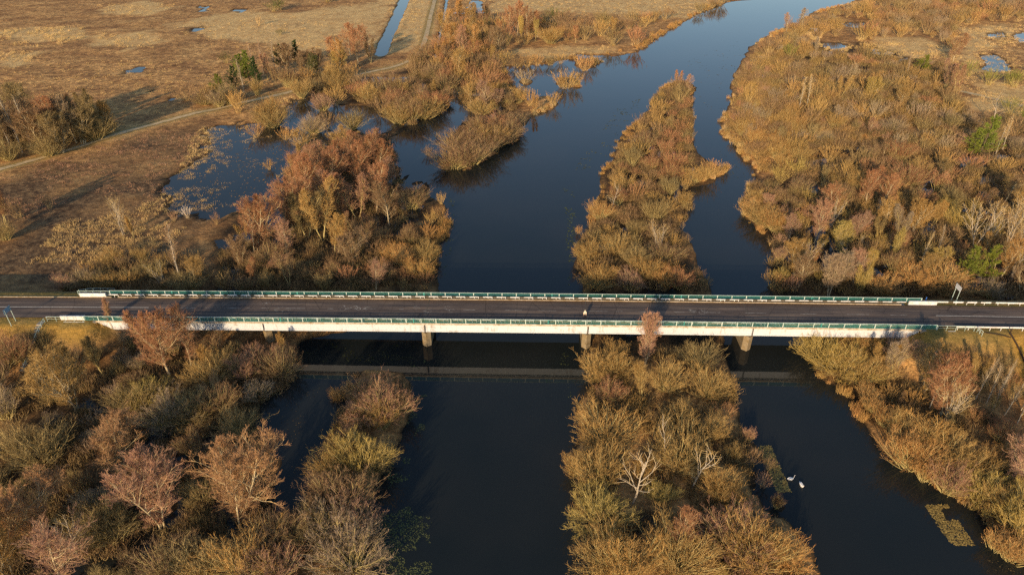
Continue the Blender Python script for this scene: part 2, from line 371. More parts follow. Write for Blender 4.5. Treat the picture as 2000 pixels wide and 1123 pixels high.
def streaked(name, col, dirt):
    m, n, l, p = mat(name); p.inputs['Roughness'].default_value = .65
    tc = n.new('ShaderNodeTexCoord'); out = []
    for sc_, det in (((2.6, 2.6, .22), 5), ((.35, .35, .5), 4)):
        mp = n.new('ShaderNodeMapping'); mp.inputs['Scale'].default_value = sc_; l.new(tc.outputs['Object'], mp.inputs[0])
        z = n.new('ShaderNodeTexNoise'); z.inputs['Scale'].default_value = 1; z.inputs['Detail'].default_value = det; z.inputs['Roughness'].default_value = .7; l.new(mp.outputs[0], z.inputs['Vector']); out.append(z.outputs['Fac'])
    mm = n.new('ShaderNodeMath'); mm.operation = 'MULTIPLY'; l.new(out[0], mm.inputs[0]); l.new(out[1], mm.inputs[1])
    cr = ramp(n, [(.12, dirt), (.17, tuple((a + b) / 2 for a, b in zip(col, dirt))), (.22, col)]); l.new(mm.outputs[0], cr.inputs[0]); l.new(cr.outputs[0], p.inputs['Base Color'])
    return m
M_GIRD = streaked('girder_paint', (.60, .63, .67), (.36, .33, .29))
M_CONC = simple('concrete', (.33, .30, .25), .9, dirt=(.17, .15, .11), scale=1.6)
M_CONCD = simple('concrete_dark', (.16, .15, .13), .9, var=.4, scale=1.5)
M_TEAL = simple('teal_paint', (.055, .28, .25), .5, dirt=(.035, .19, .19), scale=.25)
M_PALE = simple('pale_teal_paint', (.50, .62, .58), .5, dirt=(.32, .44, .40), scale=2)
M_BLACK = simple('black_paint', (.11, .095, .07), .6)
M_STEEL = simple('steel', (.32, .33, .32), .45, metal=.6, var=.3)
M_BLUE = simple('blue_paint', (.02, .12, .45), .5)
M_KERB = simple('kerb_stone', (.48, .40, .29), .9, dirt=(.27, .19, .09), scale=1.1)
M_MARK = simple('worn_line_paint', (.42, .40, .36), .8, dirt=(.08, .075, .07), scale=1.4)
M_MARKS = simple('line_paint', (.62, .59, .52), .8, var=.35, scale=2)
M_MOSS = simple('moss', (.16, .13, .03), .95, dirt=(.30, .19, .06), scale=6)
M_RUST = simple('rusty_iron', (.05, .032, .02), .8, var=.3)

# ------------------------------------------------------------------ ground, water, road
def axis_y():
    y = [-400, -200, -80, 0, 30]; v = 44.0
    while v < 640: y.append(v); v *= 1.0088
    while v < 9000: y.append(v); v *= 1.12
    return np.array(y)
def axis_x():
    x = list(np.arange(-120, 120.01, .85)); v = x[-1]; st = .85
    out = []
    while v < 420: st *= 1.006; v += st; out.append(v)
    st = 6
    while v < 9000: st *= 1.22; v += st; out.append(v)
    o = np.array(out); return np.concatenate([-o[::-1], x, o])
XS, YS = axis_x(), axis_y()
gx, gy = np.meshgrid(XS, YS); gh = height(gx, gy)
nx, ny = len(XS), len(YS)
idx = np.arange(nx * ny).reshape(ny, nx)
q = np.stack([idx[:-1, :-1], idx[:-1, 1:], idx[1:, 1:], idx[1:, :-1]], -1).reshape(-1, 4)
def soft(d, w_): return np.clip(.5 - d / w_, 0, 1)
STRAW = [G(z) for z in ([(0,60),(60,55),(165,60),(160,75),(110,85),(0,82)], [(205,15),(280,5),(345,15),(300,30),(215,30)], [(195,70),(280,65),(310,85),(270,97),(200,90)], [(0,108),(80,105),(75,118),(30,130),(0,122)],
    [(330,50),(420,28),(640,25),(700,45),(600,90),(420,80)], [(560,85),(640,88),(640,110),(570,110)], [(770,0),(850,0),(830,90),(765,110),(758,108)], [(560,30),(760,0),(745,90),(650,70)], [(950,0),(1420,0),(1340,40),(1200,28),(960,25)], [(970,105),(1100,92),(1190,92),(1190,106),(1080,112),(975,115)],
    [(1690,85),(1800,75),(1850,100),(1790,120),(1700,112)], [(1480,110),(1600,120),(1720,145),(1690,155),(1500,125)], [(1880,60),(1960,50),(1990,60),(1900,110),(1920,160),(1880,190)],
    [(1880,150),(2060,180),(2060,235),(1880,215)], [(1480,225),(1600,240),(1700,270),(1640,285),(1500,270)])]
st = np.full(gx.shape, 1e9)
for Z in STRAW: st = np.minimum(st, sdf(gx, gy, Z))
rag = (fbm(gx, gy, 12, 4, 21) - .5) * 26
straw = soft(st + rag, 5.0) * (.55 + .45 * np.clip((fbm(gx, gy, 3, 3, 31) - .35) * 4, 0, 1))
dr, bt, bw = road_rect(gx, gy)
green = soft(dr - 3 + rag * .15, 5) * .75
TRACK = [at(*p) for p in [(-60,352),(0,335),(80,312),(150,291),(230,265),(300,245),(370,228),(430,214),(500,197),(560,184),(620,168),(690,150),(740,139),(780,131),(808,118),(822,102),(830,82),(836,58),(842,30),(850,0),(858,-40)]]
def dline(x, y, L):
    d = np.full(x.shape, 1e9)
    for (ax, ay), (bx, by) in zip(L[:-1], L[1:]):
        ex, ey = bx - ax, by - ay; t = np.clip(((x - ax) * ex + (y - ay) * ey) / (ex * ex + ey * ey), 0, 1)
        d = np.minimum(d, np.hypot(x - ax - ex * t, y - ay - ey * t))
    return d
dtr = dline(gx, gy, TRACK)
straw = np.maximum(straw, .40 * soft(dtr - 4 + rag * .3, 3)); green = np.maximum(green, .6 * soft(dtr - 2.6 + rag * .06, 2))
gold = soft(dr - 2.5 + rag * .2, 3) * ((bw < 0) & (dr > .2)) * np.clip((fbm(gx, gy, 4, 3, 41) - .3) * 4, 0, 1)
gold = np.maximum(gold, soft(sdf(gx, gy, G([(1935,655),(2060,640),(2060,800),(1990,780),(1950,700)])) + rag * .1, 2))
wz = np.full(gx.shape, 1e9)
for Z in (WETZ[0], WETZ[1], WETZ[3], WETZ[4]): wz = np.minimum(wz, sdf(gx, gy, Z))
wz = np.minimum(wz, sdf(gx, gy, ISLES[0]))
peat = soft(sdf(gx, gy, G([(-200,345),(0,350),(200,300),(400,240),(440,300),(430,440),(430,600),(-300,600)])) + rag * .5, 10) * (.55 + .45 * np.clip((fbm(gx, gy, 15, 4, 55) - .35) * 4, 0, 1))
wet = np.maximum(np.clip((.26 - gh) / .22, 0, 1), soft(wz + rag * .2, 6) * (.55 + .45 * np.clip((fbm(gx, gy, 5, 3, 33) - .4) * 5, 0, 1))) * np.clip((dr - 5) / 4, 0, 1)
gh = np.where(dtr < 3.2, np.maximum(gh, .42), gh)
me = quads('ground', np.stack([gx, gy, gh], -1).reshape(-1, 3), q, [M_GROUND], smooth=True,
           attrs={'straw': ('FLOAT', straw), 'green': ('FLOAT', green), 'gold': ('FLOAT', gold), 'wet': ('FLOAT', wet), 'peat': ('FLOAT', peat)})
tag(link('ground', me), kind='structure')
me = quads('water', [(-9000, -400, 0), (9000, -400, 0), (9000, 9000, 0), (-9000, 9000, 0)], [(0, 1, 2, 3)], [M_WATER])
tag(link('river_water', me), kind='structure')

def strip(name, pts, hw, zf, m, kind='structure'):
    """flat ribbon along a centre line, lying on the ground"""
    P = []
    for (ax, ay), (bx, by) in zip(pts[:-1], pts[1:]):
        L = math.hypot(bx - ax, by - ay); n = max(1, int(L / 2.5))
        for i in range(n): P.append((ax + (bx - ax) * i / n, ay + (by - ay) * i / n))
    P.append(pts[-1]); P = np.array(P)
    for _ in range(8): P[1:-1] = (P[:-2] + 2 * P[1:-1] + P[2:]) / 4
    T = np.gradient(P, axis=0); T /= np.linalg.norm(T, axis=1)[:, None]; N = np.stack([-T[:, 1], T[:, 0]], -1)
    ws = np.linspace(-hw, hw, 5); V = []
    for k in ws:
        j = P + N * (k * (1 + .18 * (fbm(P[:, 0], P[:, 1], 6, 2, int(abs(k) * 9) + 50)[:, None] - .5) * 2))
        V.append(np.concatenate([j, zf(j[:, 0], j[:, 1])[:, None]], 1))
    V = np.stack(V, 1); n = len(P); ii = np.arange(n * 5).reshape(n, 5)
    qq = np.stack([ii[:-1, :-1], ii[1:, :-1], ii[1:, 1:], ii[:-1, 1:]], -1).reshape(-1, 4)
    o = link(name, quads(name, V.reshape(-1, 3), qq, [m])); tag(o, kind=kind); return o
M_TRACK = simple('track_soil', (.60, .46, .28), .95, dirt=(.36, .29, .13), scale=.5)
strip('dirt_track', TRACK, 1.25, lambda x, y: np.maximum(height(x, y), .42) + .05, M_TRACK)
strip('sandy_path', [at(*p) for p in [(1870,180),(1900,186),(1940,196),(1980,206),(2060,226)]], 1.6, lambda x, y: np.maximum(height(x, y), .42) + .08, M_TRACK)

def road_sheet(name, t0, t1, w0, w1, dzz, m, nw=8, step=1.5):
    n = int((t1 - t0) / step) + 1; ts = np.linspace(t0, t1, n); ws = np.linspace(w0, w1, nw + 1)
    T, Wd = np.meshgrid(ts, ws, indexing='ij')
    crown = .05 * (1 - (Wd / 3.8) ** 2)
    Z = HD + camber(T) + crown + dzz
    X = T * cb + Wd * sb; Y = BY0 - T * sb + Wd * cb
    ii = np.arange(T.size).reshape(T.shape)
    qq = np.stack([ii[:-1, :-1], ii[1:, :-1], ii[1:, 1:], ii[:-1, 1:]], -1).reshape(-1, 4)
    V = np.stack([X, Y, Z], -1).reshape(-1, 3)
    me = quads(name, V, qq, [m], attrs={'tw': ('FLOAT_COLOR', np.stack([T, Wd, T * 0, T * 0 + 1], -1))})
    return link(name, me)
ROADB = 0.10
tag(road_sheet('road', -420, 420, -3.8, 3.8, ROADB, M_ROAD), kind='structure')
mk = MB()
def mark(t0, t1, w, hw, m=0):
    n = max(1, int((t1 - t0) / 3)); P = []; F = []
    for i in range(n + 1):
        t = t0 + (t1 - t0) * i / n
        for s_ in (-hw, hw): P.append(B(t, w + s_, dz(t) + ROADB + .05 * (1 - ((w + s_) / 3.8) ** 2) + .006))
    for i in range(n): F.append((2 * i, 2 * i + 2, 2 * i + 3, 2 * i + 1))
    mk.poly(P, F, m)
mark(-400, -76, 0, .085, 1); mark(-74, -66, 0, .07, 0)
r0 = random.Random(3); t = -64
while t < 84:
    L = r0.uniform(.6, 4.5); mark(t, t + L, r0.uniform(-.02, .02), .06, 0); t += L + r0.uniform(.8, 7)
mark(86, 400, 0, .085, 1)
tag(mk.build('road_marking', [M_MARK, M_MARKS], fix=False), kind='structure')
# faint chalky scribbles on the carriageway (no legible words)
sc = MB()
for (tc_, wc, k) in ((-34.6, .35, 5), (-32.4, .5, 5), (-30.6, .2, 4), (-19.5, .5, 3), (-17.9, -.4, 2), (-13, .2, 3), (-48.5, -.1, 3), (-46.5, -.5, 2), (37, .3, 4), (39.4, .25, 3), (-51.5, 1.8, 2)):
    for j in range(k):
        a0 = r0.uniform(0, 6.28); rr = r0.uniform(.3, .75); tt_, ww = tc_ + r0.uniform(-.7, .7), wc + r0.uniform(-.7, .7); pts = []
        for i in range(9):
            a = a0 + i * r0.uniform(.35, .7); pts.append((tt_ + rr * math.cos(a), ww + rr * .8 * math.sin(a)))
        for (a, b), (c, d) in zip(pts[:-1], pts[1:]):
            L = math.hypot(c - a, d - b) or 1; nx_, ny_ = -(d - b) / L * .035, (c - a) / L * .035
            Z = lambda t_, w_: dz(t_) + ROADB + .05 * (1 - (w_ / 3.8) ** 2) + .012 + j * .001
            sc.poly([B(a + nx_, b + ny_, Z(a, b)), B(a - nx_, b - ny_, Z(a, b)), B(c - nx_, d - ny_, Z(c, d)), B(c + nx_, d + ny_, Z(c, d))], [(0, 1, 2, 3)])
tag(sc.build('road_scribble', [M_MARK], fix=False), kind='structure')

# ------------------------------------------------------------------ the bridge
TA, TB = -84.6, 80.8; PIERS = [-50.6, -17.6, 15.3, 48.1]
br = empty('road_bridge', B(0, 0, 0)); tag(br, 'long concrete road bridge with white edge girders crossing the river', 'bridge')
bri = Matrix.Translation(br.location).inverted()
def bpart(mb, name, mats, parent=br, **k):
    o = mb.build(name, mats, None, **k); o.parent = parent; o.matrix_parent_inverse = Matrix.Translation(-Vector(br.location)) if parent is br else Matrix.Identity(4)
    return o
m_ = MB(); m_.bbox(TA, TB, -5.02, 5.02, -.22, .0, step=3); m_.bbox(TA, TB, -5.02, -4.72, .0, .16, step=3); m_.bbox(TA, TB, 4.72, 5.02, .0, .16, step=3)
m_.bbox(TA, TB, -3.795, 3.795, .0, .094, step=3)
bpart(m_, 'deck_slab', [simple('slab_concrete', (.55, .50, .42), .9, dirt=(.30, .22, .12), scale=1.2)])
for s_ in (-1, 1):
    m_ = MB(); m_.bbox(TA, TB, *sorted((s_ * 3.8, s_ * 4.05)), .0, .26, step=3); bpart(m_, 'kerb', [M_KERB])
    m_ = MB(); m_.bbox(TA, TB, *sorted((s_ * 4.05, s_ * 4.72)), .0, .10, step=3); bpart(m_, 'walkway', [simple('walkway_asphalt', (.085, .060, .042), .9, var=.4, scale=1)])
SP = [TA] + PIERS + [TB]
for a, b in zip(SP[:-1], SP[1:]):
    for w in (-4.3, -2.15, 0, 2.15, 4.3):
        g = MB(); t0, t1 = a + .06, b - .06; n = 11
        outer = abs(w) > 4
        g.bbox(t0, t1, w - .18, w + .18, -2.2, -.22, step=3)
        g.bbox(t0, t1, w - .30, w + .30, -2.24, -1.9, step=3); g.bbox(t0, t1, w - .5, w + .5, -.36, -.225, step=3)
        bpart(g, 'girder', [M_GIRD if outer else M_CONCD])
for t in PIERS:
    pr = MB(); zb, zt = -2.5, dz(t) - 3.2
    # column: long thin wall with pointed ends, wider at the top along w
    def ring(z, hw, ht, ): return [B(t - ht, -hw, z), B(t, -hw - .75, z), B(t + ht, -hw, z), B(t + ht, hw, z), B(t, hw + .75, z), B(t - ht, hw, z)]
    P = ring(zb, 2.9, .92) + ring(zt, 3.1, .92)
    pr.poly(P, [(5, 4, 3, 2, 1, 0), (6, 7, 8, 9, 10, 11)] + [(i, (i + 1) % 6, 6 + (i + 1) % 6, 6 + i) for i in range(6)])
    po = bpart(pr, 'pier', [simple('pier_concrete', (.29, .24, .16), .9, dirt=(.22, .16, .08), scale=1.1)])
    c = MB(); c.bbox(t - 1.08, t + 1.08, -5.15, 5.15, zt - HD - camber(t) + .002, zt - HD - camber(t) + .55)
    for w in (-4.3, -2.15, 0, 2.15, 4.3): c.bbox(t - .75, t + .75, w - .35, w + .35, zt - HD - camber(t) + .552, -2.245)
    co = c.build('pier_cap', [M_CONC]); co.parent = po; co.matrix_parent_inverse = Matrix.Translation(-Vector(br.location))
    ms = MB(); rr = random.Random(int(t))
    for i in range(70):
        x = t + rr.uniform(-.85, .9); w = -5.0 + rr.uniform(-.15, .25); z = zt + rr.uniform(.45, .6) ; h = rr.uniform(.1, .55)
        a = rr.uniform(0, 3.14); dx, dy = .12 * math.cos(a), .12 * math.sin(a)
        ms.poly([B(x - dx, w - dy, z), B(x + dx, w + dy, z), B(x + rr.uniform(-.2, .2), w + rr.uniform(-.2, .1), z + h)], [(0, 1, 2)])
    mo = ms.build('moss', [M_MOSS], fix=False); mo.parent = po; mo.matrix_parent_inverse = Matrix.Translation(-Vector(br.location))
    jt = MB(); jt.bbox(t - .06, t + .06, -3.79, 3.79, ROADB + .055, ROADB + .062); bpart(jt, 'expansion_joint', [M_BLACK])
    dp = MB(); dp.tube([B(t + .1, -4.62, dz(t) - .3), B(t + .1, -4.66, dz(t) - 2.3)], .07, 6); bpart(dp, 'drain_pipe', [M_RUST])
for t, s_ in ((TA, -1), (TB, 1)):
    a = MB(); a.bbox(*sorted((t + s_ * .1, t + s_ * 2.2)), -4.95, 4.95, -7.5, -.23)
    a.bbox(*sorted((t - s_ * .9, t + s_ * .1)), -4.9, 4.9, -3.4, -2.245)
    ao = bpart(a, 'abutment', [M_CONC])
    for sw in (-1, 1):
        wg = MB(); zt = dz(t); t1_ = t + s_ * 2.3; t2_ = t + s_ * 6.6
        w0 = sw * 4.96; w1 = sw * 5.2
        side = lambda w: [B(t1_ - s_ * 2.9, w + sw * .25, zt - 2.9), B(t1_, w, zt - .1), B(t2_, w, zt - .1), B(t2_, w, zt - .45)]
        p, q_ = side(w0), side(w1); wg.poly(p + q_, [(0, 1, 2, 3), (7, 6, 5, 4)] + [(i, (i + 1) % 4, 4 + (i + 1) % 4, 4 + i) for i in range(4)])
        o = bpart(wg, 'wing_wall', [simple('weathered_white', (.70, .68, .62), .8, dirt=(.30, .27, .2), scale=1.6)])

# railings: posts, handrail and panels of upright flat bars
def railing(side, t_a, t_b, label, n_post_bays):
    w = side * 4.86
    R_ = empty('bridge_railing', B(t_a, w, dz(t_a) + .16)); tag(R_, label, 'railing', 'teal railings along the bridge')
    inv = Matrix.Translation(-Vector(R_.location))
    def ch(mb, nm, m):
        o = mb.build(nm, [m], R_, fix=False); o.matrix_parent_inverse = inv; return o
    n = round((t_b - t_a) / 3.0); ts = [t_a + (t_b - t_a) * i / n for i in range(n + 1)]
    h = MB(); h.bbox(t_a, t_b, w - .05, w + .05, 1.17, 1.24, step=3); ch(h, 'handrail', M_PALE)
    h = MB(); h.bbox(t_a, t_b, w - .025, w + .025, .24, .29, step=3); ch(h, 'bottom_rail', M_TEAL)
    post = MB(); post.bbox(-.07, .07, w - .05, w + .05, .162, 1.168, cam_=False)
    for i, t in enumerate(ts):
        p = MB(); p.bbox(t - .085, t + .085, w - .055, w + .055, .162, 1.168); ch(p, 'post', M_PALE)
    for i in range(n):
        a, b = ts[i] + .086, ts[i + 1] - .086; k = 22; p = MB()
        mid = (i % 9 == 4)
        for j in range(1, k):
            t = a + (b - a) * j / k
            if mid and abs(j - k / 2) < 1: continue
            p.bbox(t - .017, t + .017, w - .035, w + .035, .291, 1.169)
        if mid: p.bbox((a + b) / 2 - .10, (a + b) / 2 + .10, w - .05, w + .05, .1605, 1.1685, 0)
        ch(p, 'panel', M_TEAL if not mid else M_TEAL)
    return R_
railing(1, -86.7, 85.2, 'teal bar railing along the far edge of the bridge', 57)
railing(-1, -86.9, 83.6, 'teal bar railing along the near edge of the bridge above the white girder', 57)

# crash barriers: banded beam on short posts
def barrier(side, w, bands, posts, label, zt=.60, hgt=.17):
    a, b = bands[0][0], bands[-1][1]
    R_ = empty('crash_barrier', B(a, w, dz(a) + .1)); tag(R_, label, 'barrier', 'low crash barriers beside the road')
    inv = Matrix.Translation(-Vector(R_.location))
    m_ = MB()
    for t0, t1, c in bands:
        m_.bbox(t0, t1, w - .06, w + .06, zt - hgt + .1, zt + .1, c, step=3)
    o = m_.build('beam', [M_WHITE, M_BLACK], R_, fix=False); o.matrix_parent_inverse = inv
    s_ = MB()
    for t in posts:
        s_ = MB(); s_.bbox(t - .05, t + .05, w - .05 + side * .12, w + .05 + side * .12, -.1, zt + .06)
        o = s_.build('post', [M_WHITE], R_, fix=False); o.matrix_parent_inverse = inv
def banded(a, b, per=2.87, wh=1.95):
    bands = []; posts = []; t = a
    while t + wh < b:
        bands.append((t, t + wh, 0)); posts += [t + wh * .54, t + wh - .06]
        bands.append((t + wh, min(t + per, b), 1)); t += per
    return bands, posts
bd, ps = banded(-86.6, 82.0); barrier(1, 4.2, bd, ps[:98], 'low barrier with white and black bands beside the far kerb')
bd, ps = banded(-86.4, 84.0); barrier(-1, -4.2, bd, ps[:98], 'low barrier with white and black bands beside the near kerb')
bd = [(88.4, 90.6, 0), (90.6, 91.6, 1), (91.6, 93.7, 0), (93.7, 94.5, 1), (94.5, 96.5, 0), (96.5, 97.3, 1), (97.3, 99.4, 0), (99.4, 100.3, 1), (100.3, 160, 0)]
barrier(1, 4.5, bd, [91.6 + .8, 94.6, 96.3, 98.2, 101, 103.2, 105.5, 107.6, 110, 113, 116, 120, 124, 128], 'low barrier on the far verge right of the bridge end, three black gaps', .62, .30)
barrier(-1, -4.5, [(87.7, 160, 0)], [87.9 + 2.1 * i for i in range(26)], 'plain white barrier on the near verge right of the bridge end', .66, .30)
def parapet(t0, t1, w, h, label):
    p = MB(); p.bbox(t0, t1, w - .16, w + .16, -.2, h)
    o = p.build('concrete_parapet', [M_WHITE]); tag(o, label, 'parapet', 'short white parapets at the bridge ends')
    mod = o.modifiers.new('edge', 'BEVEL'); mod.width = .03; mod.segments = 2
parapet(-92.9, -87.2, 4.1, 1.0, 'short white parapet at the far left bridge end')
parapet(82.4, 88.2, 4.25, .85, 'short white parapet at the far right bridge end')
parapet(-92.2, -87.0, -4.2, .85, 'short white parapet at the near left bridge end beside the stair rail')
kb = MB(); kb.bbox(-200, -86, 3.81, 4.05, .0, .22, step=4); tag(kb.build('kerb', [M_KERB]), kind='structure')

# open handrails at the bridge ends, and stair rails running down the banks
def tube_rail(pts, label, posts, h=1.05, mid=True, m=None):
    m = m or M_PALE
    R_ = empty('stair_rail', pts[0]); tag(R_, label, 'handrail', 'tubular handrails at the bridge ends'); inv = Matrix.Translation(-Vector(pts[0]))
    a = MB(); a.tube([(x, y, z + h) for x, y, z in pts], .05, 6)
    o = a.build('handrail', [m], R_); o.matrix_parent_inverse = inv
    if mid:
        a = MB(); a.tube([(x, y, z + h * .5) for x, y, z in pts], .03, 5); o = a.build('mid_rail', [m], R_); o.matrix_parent_inverse = inv
    L = [0]
    for p, q_ in zip(pts[:-1], pts[1:]): L.append(L[-1] + (Vector(q_) - Vector(p)).length)
    for k in range(posts):
        s_ = L[-1] * k / (posts - 1)
        for i in range(len(L) - 1):
            if s_ <= L[i + 1] + 1e-6:
                f_ = (s_ - L[i]) / (L[i + 1] - L[i]); p = Vector(pts[i]).lerp(Vector(pts[i + 1]), f_); break
        a = MB(); a.tube([p - Vector((0, 0, .3)), p + Vector((0, 0, h - .02))], .045, 5); o = a.build('post', [m], R_); o.matrix_parent_inverse = inv
def gp(t, w, dzv=0.0):
    x, y, _ = B(t, w); return (x, y, float(height(np.array([x]), np.array([y]))[0]) + dzv)
tube_rail([B(-93.8, 4.9, dz(-93.8)), B(-90.5, 4.9, dz(-90)), B(-87.0, 4.9, dz(-87))], 'open pale handrail at the far left bridge end', 5)
tube_rail([gp(-93.8, 5.4), gp(-93.2, 8.0), gp(-92.3, 10.5), gp(-91.3, 13.0)], 'stair rail leading down the far bank at the left bridge end', 6)
tube_rail([B(-94.6, -4.9, dz(-94)), B(-92.4, -4.9, dz(-92)), B(-87.2, -4.9, dz(-87))], 'open pale handrail at the near left bridge end', 5)
tube_rail([gp(-94.9, -5.3), gp(-95.0, -8), gp(-95.1, -11), gp(-95.2, -14.5)], 'long stair rail running down the golden near bank at the left', 9)
tube_rail([B(83.8, -4.9, dz(84)), B(86.5, -4.9, dz(86)), B(91.0, -4.9, dz(90))], 'open pale handrail at the near right bridge end', 5)
tube_rail([gp(91.4, -5.2), gp(91.8, -6.3)], 'short white stair rail stub at the near right bridge end', 3)
for s_, (tc_, wc) in ((0, (-95.9, -5.4)), ):
    stp = MB()
    for i in range(16):
        w = -5.3 - i * .6; zz = gp(-95.6, w)[2]; stp.bbox(-96.2, -95.2, w - .3, w + .28, zz - .2, zz + .10, cam_=False)
    tag(stp.build('concrete_steps', [M_CONC]), 'narrow concrete steps down the near bank beside the long stair rail', 'steps')
# portal road signs, seen from behind
def road_sign(t, w, label, col, rot=0.0):
    x, y, z = gp(t, w); o = empty('road_sign', (x, y, z), rot - BPSI); tag(o, label, 'road sign', 'two-post road signs by the bridge')
    for s_ in (-.75, .75):
        a = MB(); a.tube([(0, s_, -.4), (0, s_, 3.6)], .06, 6); a.build('post', [M_PALE], o)
    a = MB(); a.poly([(x_, y_, z_) for x_ in (-.08, -.05) for (y_, z_) in ((-1.0, 2.7), (1.0, 2.7), (1.0, 3.75), (-1.0, 3.75))], [(0, 1, 2, 3), (7, 6, 5, 4), (0, 4, 5, 1), (1, 5, 6, 2), (2, 6, 7, 3), (3, 7, 4, 0)])
    a.build('sign_board', [col], o)
M_SIGNB = simple('sign_blue_grey', (.22, .36, .50), .4, metal=.2)
road_sign(-101.3, -5.6, 'two-post road sign with pale blue panel left of the bridge', M_SIGNB)
road_sign(93.4, 7.0, 'two-post white road sign beyond the road right of the bridge', M_WHITE)
o = empty('marker_post', gp(86.6, 5.6)); tag(o, 'small blue marker post beside the end of the far railing', 'marker post')
a = MB(); a.tube([(0, 0, -.2), (0, 0, .95)], .09, 8); a.build('post', [M_BLUE], o); a = MB(); a.tube([(0, 0, .951), (0, 0, 1.12)], .12, 8, r2=.04); a.build('cap', [M_BLUE], o)
dp = MB(); pts = [gp(97.5, -5.6, .3), gp(98.0, -8, .15), gp(98.4, -11, .15), gp(98.9, -15, .15)]
dp.tube(pts, .16, 8); dp.tube([gp(92.8, -5.4, .1), gp(95.5, -6.1, .12), gp(97.3, -6.6, .12)], .10, 6); dp.tube([gp(97.5, -5.7, -.2), gp(97.5, -5.7, 1.3)], .11, 6)
tag(dp.build('drain_pipe', [M_RUST]), 'dark rusty drain pipe running down the bank right of the bridge', 'drain pipe')

#PLANTS#
# ------------------------------------------------------------------ plant meshes (grown level by level)
def nrm(v): return v / np.maximum(np.linalg.norm(v, axis=-1, keepdims=True), 1e-9)
def lines(rs, p, d, L, K, wig, lift, curl=None):
    """N curved branches of K segments: points (N, K+1, 3)"""
    N = len(p); P = np.empty((N, K + 1, 3)); P[:, 0] = p; d = nrm(d)
    for k in range(K):
        d = nrm(d + rs.normal(0, wig, (N, 3)) + np.array([0, 0, 1]) * (lift / K))
        P[:, k + 1] = P[:, k] + d * (L[:, None] / K)
    return P
def sprout(rs, P, m, ta, tb, ang, lenf, LP, env=None):
    """m side branches on each parent line: start, direction, length, position along the parent"""
    N, K1, _ = P.shape; K = K1 - 1
    t = ta + (tb - ta) * (np.arange(m)[None] + rs.rand(N, m)) / m
    f = np.clip(t * K, 0, K - 1e-4); i = f.astype(int); u = (f - i)[..., None]
    n = np.arange(N)[:, None]; a, b = P[n, i], P[n, i + 1]
    p = a + (b - a) * u; d = nrm(b - a)
    r = rs.normal(0, 1, d.shape); r = nrm(r - (r * d).sum(-1, keepdims=True) * d)
    an = (ang * (.75 + .5 * rs.rand(N, m)))[..., None]
    nd = d * np.cos(an) + r * np.sin(an)
    L = LP[:, None] * lenf * (.7 + .6 * rs.rand(N, m)) * (env(t) if env else (1.15 - .55 * t))
    return p.reshape(-1, 3), nd.reshape(-1, 3), L.ravel(), t.ravel()
def tubes(P, r0, r1, n, tip0, tip1):
    N, K1, _ = P.shape; T = np.empty_like(P); T[:, 1:-1] = P[:, 2:] - P[:, :-2]; T[:, 0] = P[:, 1] - P[:, 0]; T[:, -1] = P[:, -1] - P[:, -2]
    T = nrm(T); up = np.where(np.abs(T[..., 2:3]) < .9, np.array([0, 0, 1.]), np.array([1., 0, 0])); U = nrm(np.cross(T, up)); V = np.cross(T, U)
    s = np.linspace(0, 1, K1)[None, :, None]; R = (np.asarray(r0).reshape(-1, 1, 1) * (1 - s) + np.asarray(r1).reshape(-1, 1, 1) * s)
    vs = [P + (U * math.cos(2 * math.pi * j / n) + V * math.sin(2 * math.pi * j / n)) * R for j in range(n)]
    v = np.stack(vs, 2).reshape(-1, 3); ii = np.arange(N * K1 * n).reshape(N, K1, n)
    q = np.stack([ii[:, :-1], np.roll(ii, -1, 2)[:, :-1], np.roll(ii, -1, 2)[:, 1:], ii[:, 1:]], -1).reshape(-1, 4)
    tp = np.broadcast_to(tip0 + (tip1 - tip0) * s, (N, K1, n)).reshape(-1)
    return v, q, tp
def ribbons(rs, P, w0, w1, tip0, tip1):
    N, K1, _ = P.shape; T = nrm(P[:, -1] - P[:, 0])[:, None, :]
    r = rs.normal(0, 1, (N, 1, 3)); r = nrm(r - (r * T).sum(-1, keepdims=True) * T)
    s = np.linspace(0, 1, K1)[None, :, None]; wd = (w0 + (w1 - w0) * s) * .5
    v = np.stack([P - r * wd, P + r * wd], 2).reshape(-1, 3); ii = np.arange(N * K1 * 2).reshape(N, K1, 2)
    q = np.stack([ii[:, :-1, 0], ii[:, :-1, 1], ii[:, 1:, 1], ii[:, 1:, 0]], -1).reshape(-1, 4)
    tp = np.broadcast_to(tip0 + (tip1 - tip0) * s, (N, K1, 2)).reshape(-1)
    return v, q, tp
def join(parts):
    v, q, t, b = [], [], [], 0
    for a in parts: v.append(a[0]); q.append(a[1] + b); t.append(a[2]); b += len(a[0])
    return np.concatenate(v), np.concatenate(q), np.concatenate(t)

